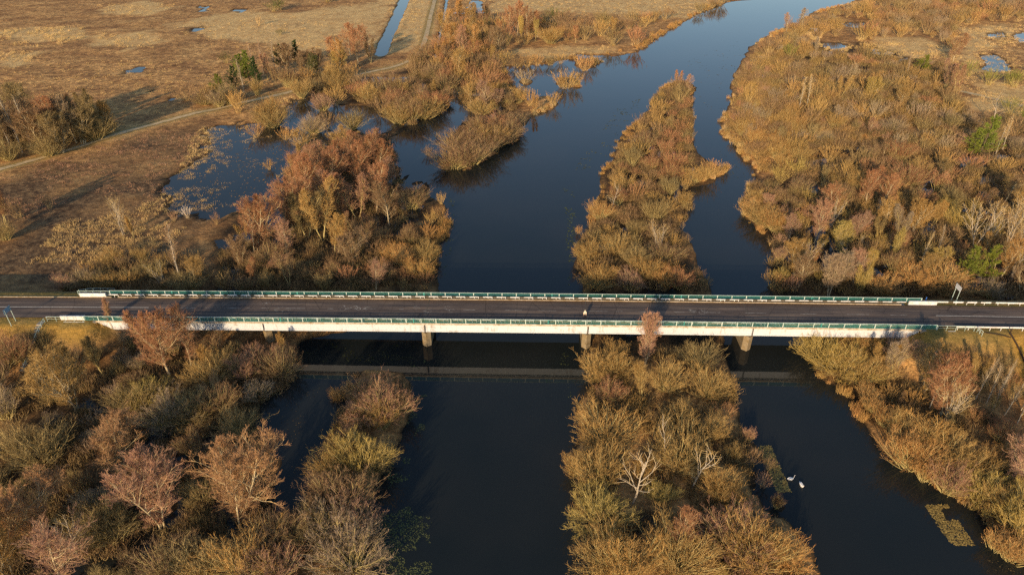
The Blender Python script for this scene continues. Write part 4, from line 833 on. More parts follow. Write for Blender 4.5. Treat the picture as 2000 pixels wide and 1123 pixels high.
# thickets: base outline, spacing in metres, height range, kinds and tones
FILL = [
 ('lthick', [(430,500),(470,470),(560,440),(560,330),(620,290),(760,275),(800,380),(835,400),(790,440),(850,480),(845,572),(430,575)], 4.8, (4, 7.5), 'willow willow willow osier slender', 'brown brown olive rust gold'),
 ('lthick', [(560,300),(760,290),(775,420),(700,480),(580,470)], 6.5, (8, 12), 'alder alder slender', 'rust rust pink gold'),
 ('lfield', [(120,555),(230,505),(420,520),(420,575),(120,572)], 5.2, (3.2, 5), 'willow osier', 'brown olive gold'),
 ('islets', [(690,172),(790,165),(792,200),(695,202)], 6.5, (6.5, 10), 'willow', 'brown gold olive'),
 ('islets', [(765,190),(870,172),(868,205),(835,236),(800,246),(750,246),(752,225)], 6.5, (6.5, 10), 'willow', 'brown gold rust brown'),
 ('islets', [(800,120),(850,110),(905,130),(905,158),(870,168),(800,160)], 6.5, (6.5, 10), 'willow willow slender', 'brown gold rust'),
 ('islets', [(905,150),(985,140),(1015,190),(1015,215),(930,225),(895,200)], 5.8, (5, 8), 'willow', 'brown gold rust'),
 ('islets', [(575,160),(640,150),(700,150),(690,175),(610,185)], 6, (6, 9), 'willow', 'brown gold olive'),
 ('lwood', [(-60,250),(60,238),(200,235),(228,262),(110,300),(-40,325)], 6.5, (12, 19), 'spreading alder slender willow spreading', 'brown olive grey brown gold'),
 ('umid', [(850,70),(900,45),(960,60),(1100,48),(1180,50),(1330,30),(1400,5),(1420,5),(1335,42),(1290,62),(1245,98),(1180,92),(1050,95),(960,98),(985,118),(960,150),(870,150),(840,110)], 7.2, (6, 11), 'willow willow slender willow', 'brown gold olive brown rust gold'),
 ('umid', [(860,50),(960,40),(960,100),(990,120),(900,160),(850,140)], 9.5, (11, 16), 'alder slender', 'rust orange gold brown'),
 ('isleup', [(1320,165),(1350,175),(1350,300),(1350,400),(1330,450),(1360,520),(1380,570),(1140,570),(1130,480),(1165,440),(1185,370),(1215,290),(1260,240),(1285,185)], 5.3, (4.6, 7.4), 'willow willow osier', 'brown gold brown olive gold rust'),
 ('isledn', [(1165,690),(1420,690),(1435,760),(1450,850),(1455,920),(1490,1000),(1535,1070),(1575,1160),(1180,1160),(1150,1050),(1140,1000),(1125,930),(1160,860),(1145,780),(1170,740)], 5.3, (4, 8), 'willow willow willow osier', 'gold gold lime brown gold olive gold rust'),
 ('strip', [(700,740),(800,750),(790,800),(760,870),(740,920),(720,1000),(712,1150),(560,1150),(570,1060),(620,1000),(625,920),(660,850)], 4.8, (4, 7), 'willow', 'brown olive grey gold pink'),
 ('lbot', [(-60,700),(60,700),(200,690),(330,670),(580,680),(560,760),(500,800),(500,870),(530,960),(500,1060),(560,1080),(560,1160),(-90,1160)], 5.4, (4.4, 8), 'willow willow willow osier', 'olive brown olive grey brown'),
 ('rdn', [(1570,685),(1700,680),(1830,690),(1900,720),(2080,740),(2080,1150),(2010,1100),(1900,990),(1780,910),(1720,830),(1650,760)], 5.0, (4, 7.4), 'willow willow osier slender', 'gold brown orange olive rust'),
 ('rmid', [(1500,570),(1515,480),(1490,440),(1460,410),(1470,370),(1560,320),(1700,300),(1860,320),(2060,330),(2060,575),(1800,580)], 5.7, (4.6, 8), 'willow willow osier slender alder alder pale spreading', 'brown olive gold brown lime rust gold pink'),
 ('rfar', [(1440,150),(1480,105),(1560,80),(1600,100),(1860,130),(1870,230),(1880,300),(1700,275),(1570,285),(1490,310),(1430,260),(1435,200)], 5.4, (4, 7.2), 'willow willow willow slender osier alder', 'brown olive brown grey gold olive gold rust pink'),
 ('rfar', [(1440,265),(1600,290),(1860,315),(1900,320),(2060,320),(2060,250),(1900,235),(1870,200),(1880,280),(1700,290),(1560,270)], 5.4, (4, 6.8), 'willow', 'brown olive grey gold'),
 ('rfar', [(1422,238),(1500,235),(1580,250),(1590,300),(1545,345),(1490,345),(1456,308),(1428,270)], 5.6, (4.5, 7), 'willow willow osier', 'gold orange brown rust'),
 ('rupp', [(1600,40),(1700,10),(1900,-10),(2080,-20),(2080,50),(1950,45),(1880,60),(1860,115),(1680,85),(1690,60),(1620,55)], 7.0, (5, 8.5), 'willow willow slender', 'brown olive brown grey gold olive rust gold'),
 ('rupp', [(1520,60),(1600,45),(1700,60),(1640,75),(1560,85)], 6.5, (5, 7), 'willow', 'brown gold'),
 ('rupp', [(1900,70),(2080,90),(2080,180),(1990,150),(1940,90)], 8.5, (5, 8), 'willow', 'brown olive gold'),
]
rf = random.Random(77)
def inside(x, y, poly):
    c = False; j = len(poly) - 1
    for i in range(len(poly)):
        (xi, yi), (xj, yj) = poly[i], poly[j]
        if (yi > y) != (yj > y) and x < (xj - xi) * (y - yi) / (yj - yi) + xi: c = not c
        j = i
    return c
NOGROW = [G(z) for z in ([(1680,80),(1800,72),(1862,95),(1855,135),(1760,128),(1690,118)], [(1590,268),(1640,272),(1700,268),(1712,300),(1640,316),(1580,318)], [(1575,78),(1655,76),(1668,112),(1600,112)],
    [(1635,40),(1700,38),(1705,70),(1640,72)], [(1470,108),(1545,112),(1620,122),(1740,142),(1738,162),(1600,150),(1475,132)], [(1495,160),(1540,168),(1545,200),(1500,196)], [(1868,52),(2100,30),(2100,90),(1985,150),(2080,180),(2080,240),(1890,205),(1862,130)],
    [(1742,108),(1792,104),(1795,150),(1745,150)], [(1780,348),(1825,346),(1828,392),(1785,392)], [(1858,340),(1972,336),(1975,385),(1862,385)], [(1865,425),(1918,420),(1925,488),(1868,488)], [(1640,410),(1700,395),(1710,425),(1650,440)],
    [(1230,795),(1290,795),(1296,870),(1238,870)], [(1225,1005),(1275,1005),(1272,1070),(1228,1070)], [(1320,895),(1360,895),(1362,950),(1322,950)], [(1440,800),(1480,880),(1540,960),(1540,1010),(1470,960),(1430,880)],
    [(1400,660),(1500,660),(1500,760),(1425,770),(1405,720)], [(1225,405),(1290,395),(1300,425),(1235,435)], [(1280,455),(1330,450),(1330,480),(1290,482)], [(430,450),(475,445),(485,560),(430,560)], [(755,425),(840,392),(835,440),(780,480),(750,465)], [(560,480),(610,470),(620,520),(570,530)],
    [(1250,60),(1330,28),(1420,-2),(1330,46),(1250,92),(1150,90),(1140,84)], [(975,96),(1190,84),(1195,112),(985,118)], [(900,10),(1200,0),(1180,40),(900,32)], [(240,860),(330,850),(340,880),(250,890)], [(395,905),(440,900),(450,1010),(400,1040)], [(40,740),(110,700),(100,640),(20,650)])]
NGB = [(min(p[0] for p in z), max(p[0] for p in z), min(p[1] for p in z), max(p[1] for p in z)) for z in NOGROW]
def blocked(x, y): return any(b[0] < x < b[1] and b[2] < y < b[3] and inside(x, y, z) for b, z in zip(NGB, NOGROW))
def rad_of(kind, h, wf): return h * wf * {'willow': .72, 'osier': .5, 'alder': .26, 'spreading': .30, 'slender': .2, 'birch': .12, 'pale': .2, 'dead': .1, 'pine': .62}[kind]
HAND = [(p['x'], p['y'], rad_of(p['kind'], p['h'], p['wf'])) for p in PL]
for reg, poly, sp_, (h0, h1), kinds, tones in FILL:
    g = G(poly); kinds = kinds.split(); tones = tones.split()
    xs = [p[0] for p in g]; ys = [p[1] for p in g]; got = []; tries = int((max(xs) - min(xs)) * (max(ys) - min(ys)) / sp_ ** 2 * 9)
    cand = []
    for _ in range(tries):
        x, y = rf.uniform(min(xs), max(xs)), rf.uniform(min(ys), max(ys))
        if not inside(x, y, g) or blocked(x, y): continue
        k_ = rf.choice(kinds); h_ = h0 * .62 + (h1 * 1.05 - h0 * .62) * rf.random() ** 1.5; wf_ = rf.uniform(.85, 1.15); cand.append((x, y, k_, h_, wf_, rad_of(k_, h_, wf_)))
    if not cand: continue
    edge = -sdf(np.array([c[0] for c in cand]), np.array([c[1] for c in cand]), g)
    order = sorted(range(len(cand)), key=lambda i: i // 60 * 10 - cand[i][3])
    for i in order:
        x, y, k_, h_, wf_, r_ = cand[i]
        if edge[i] < r_ * .45: continue
        pk = (.86 if reg in ('isleup', 'isledn') else .74) if k_ in ('willow', 'osier') else 1.5
        if any((x - a) ** 2 + (y - b) ** 2 < (pk * (r_ + c)) ** 2 for a, b, c in got): continue
        if any((x - a) ** 2 + (y - b) ** 2 < (.72 * (r_ + c)) ** 2 for a, b, c in HAND): continue
        tb, wb = binv(x, y)
        if abs(wb) < 6.2 + r_ * .3 or ((tb < -80 or tb > 78) and abs(wb) < 12): continue
        if inside(x, y, RIVER) and not any(inside(x, y, I) for I in ISLES): continue
        got.append((x, y, r_))
        clump = vnoise(np.float64(x / 17), np.float64(y / 17), 7)
        tone = tones[int(min(.999, max(0, clump * .75 + rf.uniform(-.2, .45))) * len(tones))]
        PL.append(dict(kind=k_, x=x, y=y, h=h_, wf=wf_, tone=tone, reg=reg, label=None, hand=False))
# trees standing off to the left of the road, whose long shadows cross the field
for x_, y_, h_ in ((-127, 96, 11), (-121, 84, 13), (-133, 70, 14), (-118, 100, 9), (-140, 84, 12)):
    PL.append(dict(kind='spreading', x=x_, y=y_, h=h_, wf=1, tone='brown', reg='edge', label=None, hand=True))
zz = height(np.array([p['x'] for p in PL]), np.array([p['y'] for p in PL]))
for p, z in zip(PL, zz):
    p['z'] = float(max(z, -.5)); u, v, dpt = project(p['x'], p['y'], p['z'] + p['h'] * .5)
    p['u'], p['v'] = u, v; p['size'] = p['h'] * FPX / dpt
    r_ = p['size']; p['vis'] = (-r_ < u < 2000 + r_) and (-r_ < v < 1123 + r_ * 1.2)
NOTREE = ('willow', 'osier')
PL = [p for p in PL if p['vis'] or p['h'] > 9]
bushes = sorted([p for p in PL if p['kind'] in NOTREE], key=lambda p: -p['size']); trees = [p for p in PL if p['kind'] not in NOTREE]
trees.sort(key=lambda p: -p['size'])
ONE, REST = bushes[:298] + trees[:296], bushes[298:] + trees[296:]
print('plants: bushes', len(bushes), 'trees', len(trees))
def size_word(p):
    a, b = (9.5, 12.5) if p['kind'] not in NOTREE else (4.6, 6.4)
    return 'small' if p['h'] < a else ('medium' if p['h'] < b else 'large')
ORD = ['', 'second ', 'third ', 'fourth ', 'fifth ', 'sixth ', 'seventh ', 'eighth ', 'ninth ', 'tenth '] + ['%dth ' % i if i % 10 not in (1, 2, 3) or i in (11, 12, 13) else '%d%s ' % (i, {1: 'st', 2: 'nd', 3: 'rd'}[i % 10]) for i in range(11, 90)]
GRP = {}
for p in ONE:
    p['base'] = f"{size_word(p)} {TONE[p['tone']][1]} {NOUN[p['kind']][2]} {RG[p['reg']]}"
    if not p['label']: GRP.setdefault(p['base'], []).append(p)
for b_, L_ in GRP.items():
    if len(L_) == 1: L_[0]['label'] = b_; continue
    L_.sort(key=lambda p: math.hypot(p['x'] * 0.3, p['y'] - BY0))
    for i, p in enumerate(L_): p['label'] = f"{b_}, {ORD[i]}nearest bridge"
GROUPN = {'tree': 'bare winter trees on the flooded banks', 'birch': 'white-trunked birches', 'dead tree': 'dead trees with bare limbs', 'pine': 'scattered green pines', 'bush': 'bare willow bushes on the banks and islands'}
rv = random.Random(5); sunk = 0
for p in ONE:
    var = rv.choice(KIND[p['kind']]); nm, cat, _ = NOUN[p['kind']]; sc_ = p['h'] / var[2]
    R_ = empty(nm, (p['x'], p['y'], p['z'] - .05), rv.uniform(0, 6.28)); tag(R_, p['label'], cat, GROUPN[cat])
    wv = p['wf'] * (rv.uniform(.92, 1.12) if p['kind'] in NOTREE else 1.0)
    R_.scale = (sc_ * wv, sc_ * wv, sc_ * (.88 if p['kind'] in NOTREE else 1))
    c = TONE[p['tone']][0]; k = rv.uniform(.82, 1.18); h_ = rv.uniform(-.06, .06)
    col = (c[0] * k * (1 + h_), c[1] * k, c[2] * k * (1 - h_), 1)
    a = link('trunk' if p['kind'] not in NOTREE else 'stem', var[0], R_); b = link('crown' if p['kind'] not in NOTREE else 'twigs', var[1], R_)
    b.color = col; a.color = col
# the bushes and trees too small and too many to tell apart: one scrub mass
def far_clump(seed, H=5.):
    rs = np.random.RandomState(seed); N = 42; az = rs.rand(N) * 6.28; th = .9 * np.sqrt(rs.rand(N)); d = np.stack([np.cos(az) * np.sin(th), np.sin(az) * np.sin(th), np.cos(th)], -1)
    P0 = lines(rs, np.concatenate([rs.normal(0, .4, (N, 2)), np.zeros((N, 1))], 1), d, H * (.8 + .3 * rs.rand(N)), 3, .07, .25)
    a, d1, L1, _ = sprout(rs, P0, 4, .40, 1, .35, .26, np.full(N, H)); P1 = lines(rs, a, d1, L1, 2, .1, .3)
    a, d2, L2, _ = sprout(rs, P1, 4, .1, 1, .45, .6, L1); P2 = lines(rs, a, d2, L2, 1, .1, .3)
    return join([ribbons(rs, P0, .07, .03, 0, .5), ribbons(rs, P1, .05, .03, .4, .9), ribbons(rs, P2, .040, .024, .7, 1)])
FC = [far_clump(400 + i) for i in range(6)]
def mass(name, items, label, cat, protos, H0):
    V, Q, T, C, b = [], [], [], [], 0
    for (x, y, z, sx, sz, col) in items:
        g = protos[rv.randrange(len(protos))]; a = rv.uniform(0, 6.28); ca, sa = math.cos(a), math.sin(a)
        v = g[0]; w = np.empty_like(v); w[:, 0] = (v[:, 0] * ca - v[:, 1] * sa) * sx / H0 + x; w[:, 1] = (v[:, 0] * sa + v[:, 1] * ca) * sx / H0 + y; w[:, 2] = v[:, 2] * sz / H0 + z
        V.append(w); Q.append(g[1] + b); T.append(g[2]); C.append(np.broadcast_to(np.array([*col, 1.]), (len(v), 4))); b += len(v)
    if not V: return
    me = quads(name, np.concatenate(V), np.concatenate(Q), [M_PLANTS], attrs={'tip': ('FLOAT', np.concatenate(T)), 'tint': ('FLOAT_COLOR', np.concatenate(C))})
    o = link(name, me); tag(o, label, cat, kind='stuff'); return o
def jit(tone, k0=.8, k1=1.2):
    c = TONE[tone][0]; k = rv.uniform(k0, k1); return (c[0] * k, c[1] * k * rv.uniform(.94, 1.06), c[2] * k)
mass('willow_scrub', [(p['x'], p['y'], p['z'], p['h'] * p['wf'] * 1.05, p['h'], jit(p['tone'])) for p in REST], 'far brown and golden willow scrub spread along the river banks', 'scrub', FC, 5.)

# undergrowth between the bushes, reeds along the shores, tussocks on the field
def brush(seed, n=70, R=1.2, H=1.3):
    rs = np.random.RandomState(seed); a = rs.rand(n) * 6.28; r = R * np.sqrt(rs.rand(n)); th = rs.rand(n) * .9; az = rs.rand(n) * 6.28
    p = np.stack([np.cos(a) * r, np.sin(a) * r, np.full(n, -.1)], -1); d = np.stack([np.cos(az) * np.sin(th), np.sin(az) * np.sin(th), np.cos(th)], -1)
    P = lines(rs, p, d, H * (.5 + .6 * rs.rand(n)), 2, .15, .2); a2, d2, L2, _ = sprout(rs, P, 3, .3, 1, .6, .45, np.full(n, H))
    return join([ribbons(rs, P, .045, .02, 0, .6), ribbons(rs, lines(rs, a2, d2, L2, 1, .1, .2), .03, .02, .5, 1)])
BR = [brush(500 + i) for i in range(6)]
items = []
for reg, poly, sp_, hh, kinds, tones in FILL:
    g = G(poly); xs = [p[0] for p in g]; ys = [p[1] for p in g]
    if reg in ('umid', 'rupp'): continue
    sp2 = 1.7 if reg in ('isledn', 'strip', 'lbot', 'rdn', 'lthick', 'isleup') else 2.6
    n = int((max(xs) - min(xs)) * (max(ys) - min(ys)) / sp2 ** 2)
    X = np.array([rf.uniform(min(xs), max(xs)) for _ in range(n)]); Y = np.array([rf.uniform(min(ys), max(ys)) for _ in range(n)])
    ins = sdf(X, Y, g) < 0; X, Y = X[ins], Y[ins]; Z = height(X, Y); dn = fbm(X, Y, 6, 3, 61)
    for x, y, z, d_ in zip(X, Y, Z, dn):
        tb, wb = binv(x, y)
        if z < -.25 or d_ < .44 or (abs(wb) < 5.5) or ((tb < -80 or tb > 78) and abs(wb) < 9): continue
        s_ = rv.uniform(.7, 1.7) * (1.4 if sp2 > 2 else 1); items.append((x, y, z, s_, s_ * rv.uniform(.6, 1.3), jit(rv.choice(('brown', 'brown', 'olive', 'gold' if reg in ('isledn', 'rdn', 'rmid', 'rfar') else 'brown')), .5, .95)))
print('undergrowth', len(items))
mass('undergrowth', items, 'low twiggy brown undergrowth between the bushes', 'undergrowth', BR, 1.)
RD = [grow_reed(600 + i, .9, 2.0, 95) for i in range(6)]
RD2 = [grow_reed(620 + i, 1.0, 1.1, 90) for i in range(4)]
items = []
SH = [('r', [(1597,740),(1650,785),(1690,840),(1735,895),(1790,935),(1850,972),(1900,1003),(1955,1052),(2010,1092)], 1.0, 2.6, 'orange orange gold'),
      ('r', [(1425,130),(1412,180),(1415,225),(1405,250),(1432,285),(1462,322),(1478,345),(1455,390),(1455,420),(1480,450),(1512,462)], 1.4, 2.2, 'orange gold straw'),
      ('r', [(1480,85),(1530,58),(1590,28),(1650,12),(1730,0)], 2.4, 1.8, 'orange straw'),
      ('r', [(1135,470),(1160,400),(1172,340),(1205,285),(1255,225),(1290,175),(1325,160),(1352,185),(1352,260)], 2.6, 1.4, 'orange gold'),
      ('r', [(1345,355),(1395,345),(1420,332)], 1.3, 1.8, 'orange straw'),
      ('r', [(985,134),(1030,131),(1090,121),(1120,114)], 1.6, 1.6, 'straw orange'), ('r', [(1130,140),(1165,130),(1175,120),(1150,110)], 1.6, 1.6, 'straw orange'), ('r', [(1083,170),(1100,174),(1130,172),(1136,160)], 1.4, 1.4, 'straw orange'),
      ('r', [(1190,108),(1245,97),(1290,67),(1335,42),(1400,10)], 2.2, 2.0, 'orange gold'),
      ('r', [(700,250),(750,228),(800,246),(850,232),(880,203)], 2.0, 1.4, 'straw gold'), ('r', [(1040,222),(1085,214),(1092,200)], 1.3, 1.8, 'straw orange'),
      ('r', [(865,325),(905,336),(945,318),(990,278),(1015,252)], 1.8, 1.1, 'gold brown'),
      ('r', [(520,262),(560,272),(590,262),(650,262),(700,262)], 2.2, 1.3, 'straw gold'), ('r', [(870,430),(872,450),(860,470)], 1.3, 2.2, 'orange gold'), ('r', [(840,395),(868,405),(875,440),(845,480),(855,520)], 1.4, 2.2, 'orange gold'),
      ('r', [(1130,800),(1120,880),(1100,930),(1130,985),(1150,1050)], 2.2, 1.2, 'gold'), ('r', [(650,770),(690,745),(680,790),(650,860)], 1.6, 1.8, 'orange'),
      ('r', [(1700,270),(1640,283),(1580,290),(1530,305),(1490,315)], 1.8, 1.6, 'orange straw'), ('r', [(1560,60),(1620,100),(1660,98),(1700,60)], 2.4, 1.6, 'straw')]
for _, L_, st_, H_, tn in SH:
    P = [at(*a) for a in L_]; tn = tn.split()
    for (ax, ay), (bx, by) in zip(P[:-1], P[1:]):
        n = max(1, int(math.hypot(bx - ax, by - ay) / st_ * 3.4))
        for i in range(n):
            f_ = rv.random(); x, y = ax + (bx - ax) * f_ + rv.gauss(0, 1.5), ay + (by - ay) * f_ + rv.gauss(0, 1.5)
            if vnoise(np.float64(x / 9), np.float64(y / 9), 71) < .38: continue
            z = float(height(np.array([x]), np.array([y]))[0]); s_ = rv.uniform(.35, 1.05)
            if z < -.22: continue
            items.append((x, y, max(z, -.3), s_ * rv.uniform(.8, 1.4), s_ * H_ / 2.2, jit(rv.choice(tn))))
mass('reeds', items, 'golden orange reeds fringing the water', 'reeds', RD, 1.)
items = []
TUS = [([(0,60),(165,55),(160,80),(90,95),(0,85)], 2.2, 1.5, 'straw'), ([(0,105),(85,102),(75,120),(0,124)], 2.4, 1.2, 'straw'), ([(200,10),(345,12),(300,32),(205,30)], 3.2, .9, 'straw'),
       ([(190,68),(310,72),(300,97),(200,92)], 2.8, 1.0, 'straw'), ([(330,50),(640,30),(640,110),(400,95)], 4.5, .7, 'straw'),
       ([(390,250),(450,250),(450,310),(440,340),(400,420),(330,480),(150,520),(60,520),(120,440),(300,400),(370,330)], 1.15, .7, 'straw'), ([(345,330),(560,300),(560,400),(430,425),(360,400)], 2.9, .8, 'straw'),
       ([(380,320),(440,315),(450,345),(400,360)], 1.6, .9, 'straw'), ([(0,130),(400,120),(700,60),(700,150),(400,200),(0,320)], 3.6, .7, 'straw'), ([(0,345),(380,240),(400,300),(300,400),(0,430)], 2.2, .6, 'pink'),
       ([(640,300),(600,300),(560,330),(560,360),(610,320)], 1.8, 1.0, 'straw'), ([(1680,82),(1860,95),(1855,130),(1760,130),(1690,118)], 2.0, 1.0, 'straw'), ([(760,0),(850,0),(830,85),(768,108)], 3.5, .7, 'straw'), ([(880,0),(1420,-10),(1330,42),(900,35)], 4.2, .9, 'straw'), ([(1450,240),(1560,245),(1700,275),(1700,300),(1480,320)], 2.0, 1.1, 'orange'), ([(1480,110),(1720,145),(1690,158),(1480,128)], 3.2, 1.2, 'straw'),
       ([(420,255),(530,235),(560,195),(600,190),(560,260),(480,280)], 2.0, .9, 'straw'), ([(970,105),(1190,92),(1190,108),(980,116)], 3.0, .9, 'straw'), ([(1868,52),(2080,30),(2080,240),(1890,210),(1862,130)], 2.2, .8, 'straw'),
       ([(1900,655),(2060,640),(2060,760),(1960,740)], 1.3, .8, 'gold'), ([(10,640),(240,640),(200,700),(0,720)], 1.2, .9, 'gold')]
for poly, sp_, H_, tn in TUS:
    g = G(poly); xs = [p[0] for p in g]; ys = [p[1] for p in g]; n = int((max(xs) - min(xs)) * (max(ys) - min(ys)) / sp_ ** 2 * 1.2)
    X = np.array([rf.uniform(min(xs), max(xs)) for _ in range(n)]); Y = np.array([rf.uniform(min(ys), max(ys)) for _ in range(n)]); sd = sdf(X, Y, g); Z = height(X, Y); nz = fbm(X, Y, 8, 4, 81)
    dtk = dline(X, Y, TRACK); drr = road_rect(X, Y)[0]
    for x, y, z, s1, n1, dk, r1 in zip(X, Y, Z, sd, nz, dtk, drr):
        if s1 > (n1 - .5) * 14 or n1 < .44 or dk < 3 or r1 < .8 or z < -.35: continue
        s_ = rv.uniform(.6, 1.3); items.append((x, y, z, s_, s_ * H_, jit(tn, .7, 1.25)))
print('tussocks', len(items))
TU = [grow_reed(640 + i, .75, 1.0, 26) for i in range(6)]
mass('grass_tussocks', items, 'straw-coloured grass tussocks on the open marsh and banks', 'grass', TU, 1.)

# weed drifting just at the water surface
def weed(name, areas, label):
    V, Q, C, b = [], [], [], 0; rs = np.random.RandomState(9)
    for poly, sp_, sz, col, thr in areas:
        g = G(poly); xs = [p[0] for p in g]; ys = [p[1] for p in g]; n = int((max(xs) - min(xs)) * (max(ys) - min(ys)) / sp_ ** 2)
        X = rs.uniform(min(xs), max(xs), n); Y = rs.uniform(min(ys), max(ys), n); nz = fbm(X, Y, 3.2, 4, 91); ok = (sdf(X, Y, g) + (nz - .5) * 5 < (1.6 if col is YW else 0)) & (nz > thr); X, Y = X[ok], Y[ok]; n = len(X)
        a = rs.rand(n) * 6.28; s1 = sz * (.4 + rs.rand(n)); s2 = s1 * (.25 + .5 * rs.rand(n)); z = .012 + .03 * rs.rand(n)
        for sx, sy in ((-1, -1), (1, -1), (1, 1), (-1, 1)):
            pass
        c4 = []
        for sx, sy in ((-1, -.6), (.8, -1), (1, .7), (-.6, 1)):
            c4.append(np.stack([X + np.cos(a) * s1 * sx - np.sin(a) * s2 * sy, Y + np.sin(a) * s1 * sx + np.cos(a) * s2 * sy, z + .03 * sx * rs.rand(n)], -1))
        V.append(np.stack(c4, 1).reshape(-1, 3)); Q.append(np.arange(4 * n).reshape(n, 4) + b); b += 4 * n
        k = np.repeat(.6 + .8 * rs.rand(n), 4)[:, None]; C.append(np.concatenate([np.array(col)[None] * k, np.ones((4 * n, 1))], 1))
    V = np.concatenate(V); me = quads(name, V, np.concatenate(Q), [M_PLANTS], attrs={'tip': ('FLOAT', np.ones(len(V))), 'tint': ('FLOAT_COLOR', np.concatenate(C))})
    tag(link(name, me), label, 'water weed', kind='stuff')
GW, YW, DW = (.105, .120, .052), (.34, .24, .075), (.045, .058, .020)
weed('water_weed', [([(735,1000),(800,985),(838,1010),(842,1123),(842,1180),(715,1180),(725,1060)], .17, .095, GW, .42), ([(800,775),(830,770),(830,840),(770,860),(790,820)], .20, .13, (.09,.10,.05), .40), ([(770,890),(808,890),(795,940),(750,975),(745,950)], .24, .13, GW, .42),
    ([(1098,360),(1125,360),(1130,560),(1105,560)], .6, .22, (.11,.13,.05), .52), ([(878,380),(892,380),(890,470),(872,540),(862,540)], .6, .20, (.10,.12,.05), .50), ([(1210,200),(1260,190),(1220,260),(1170,330),(1110,340)], .9, .28, (.13,.14,.08), .55),
    ([(590,668),(825,672),(835,712),(590,712)], .5, .11, (.05,.055,.015), .50), ([(800,690),(835,690),(835,722),(800,722)], .35, .12, (.06,.08,.03), .48), ([(1090,690),(1145,680),(1160,725),(1095,722)], .42, .12, (.06,.07,.025), .50), ([(1100,745),(1135,745),(1140,790),(1105,790)], .5, .12, GW, .5),
    ([(1490,870),(1512,885),(1540,955),(1525,965),(1500,920)], .14, .13, YW, .36), ([(1805,985),(1840,985),(1880,1030),(1905,1065),(1870,1050),(1830,1020)], .13, .13, YW, .33), ([(1905,1080),(2000,1090),(2050,1150),(1880,1150),(1870,1100)], .55, .14, (.08,.06,.03), .5),
    ([(1340,120),(1440,80),(1460,110),(1420,280),(1350,190)], 1.7, .24, (.20,.16,.08), .60), ([(1400,280),(1450,330),(1465,350),(1380,375)], 1.2, .16, (.14,.12,.05), .55), ([(1120,150),(1180,145),(1150,175)], 1.6, .2, (.10,.11,.04), .55),
    ([(430,260),(560,250),(600,300),(550,370),(400,410),(360,390)], .95, .2, (.34,.22,.10), .52), ([(510,760),(650,730),(640,860),(560,960),(520,900)], .8, .1, (.12,.09,.05), .58)],
    'patchy green and yellow water weed floating along the channel edges')

# ------------------------------------------------------------------ swans and the walker
def loft(mb, rings, n=14):
    """closed body from elliptical rings (x, z centre, half width y, half height)"""
    b = len(mb.v)
    for (x, zc, ry, rz) in rings:
        for j in range(n):
            a = 2 * math.pi * j / n; mb.v.append((x, ry * math.cos(a), zc + rz * math.sin(a)))
    for i in range(len(rings) - 1):
        for j in range(n): mb.f.append((b + i * n + j, b + i * n + (j + 1) % n, b + (i + 1) * n + (j + 1) % n, b + (i + 1) * n + j)); mb.m.append(0)
    mb.f.append(tuple(b + j for j in range(n))); mb.m.append(0); mb.f.append(tuple(b + (len(rings) - 1) * n + j for j in range(n))); mb.m.append(0)
M_SWAN = simple('white_feathers', (.82, .82, .80), .7); M_BILL = simple('orange_bill', (.6, .16, .03), .5)
def swan(px, py, rz, label, neck):
    x, y = at(px, py, 0); R_ = empty('swan', (x, y, 0), rz); tag(R_, label, 'swan', 'swans on the right channel'); R_.scale = (.92,) * 3
    mb = MB(); loft(mb, [(-.72, .30, .02, .015), (-.60, .26, .10, .06), (-.42, .22, .20, .15), (-.15, .18, .27, .23), (.12, .16, .27, .24), (.34, .15, .20, .20), (.48, .20, .10, .13), (.54, .24, .03, .05)])
    o = mb.build('body', [M_SWAN], R_, smooth=True)
    for s_ in (-1, 1):
        mb = MB(); loft(mb, [(-.62, .32, .02, .02), (-.35, .32, .07, .10), (0, .29, .08, .13), (.25, .24, .05, .09), (.32, .22, .01, .02)], 8)
        mb.v = [(a, b + s_ * (.16 + .04 * a), c) for a, b, c in mb.v]; mb.build('wing', [M_SWAN], R_, smooth=True)
    mb = MB(); mb.tube(neck, .062, 8, r2=.045); no = mb.build('neck', [M_SWAN], R_, smooth=True)
    hx, hy, hz = neck[-1]; mb = MB(); loft(mb, [(-.07, 0, .02, .02), (-.03, .01, .05, .05), (.04, .0, .05, .05), (.10, -.02, .03, .03), (.13, -.03, .02, .02)], 8); mb.v = [(a + hx, b + hy, c + hz) for a, b, c in mb.v]; mb.build('head', [M_SWAN], R_, smooth=True)
    mb = MB(); mb.tube([(hx + .12, hy, hz - .03), (hx + .22, hy, hz - .06)], .02, 6, r2=.012); mb.build('bill', [M_BILL], R_)
swan(1544, 936, rad(12), 'white swan with raised neck, the left one on the right channel', [(.44, 0, .22), (.56, 0, .34), (.60, 0, .50), (.58, 0, .66), (.60, 0, .80), (.66, 0, .86)])
swan(1565, 948, rad(-82), 'white swan seen end on, just right of the other swan', [(.44, 0, .22), (.54, 0, .32), (.52, 0, .45), (.46, 0, .56), (.48, 0, .64), (.55, 0, .66)])

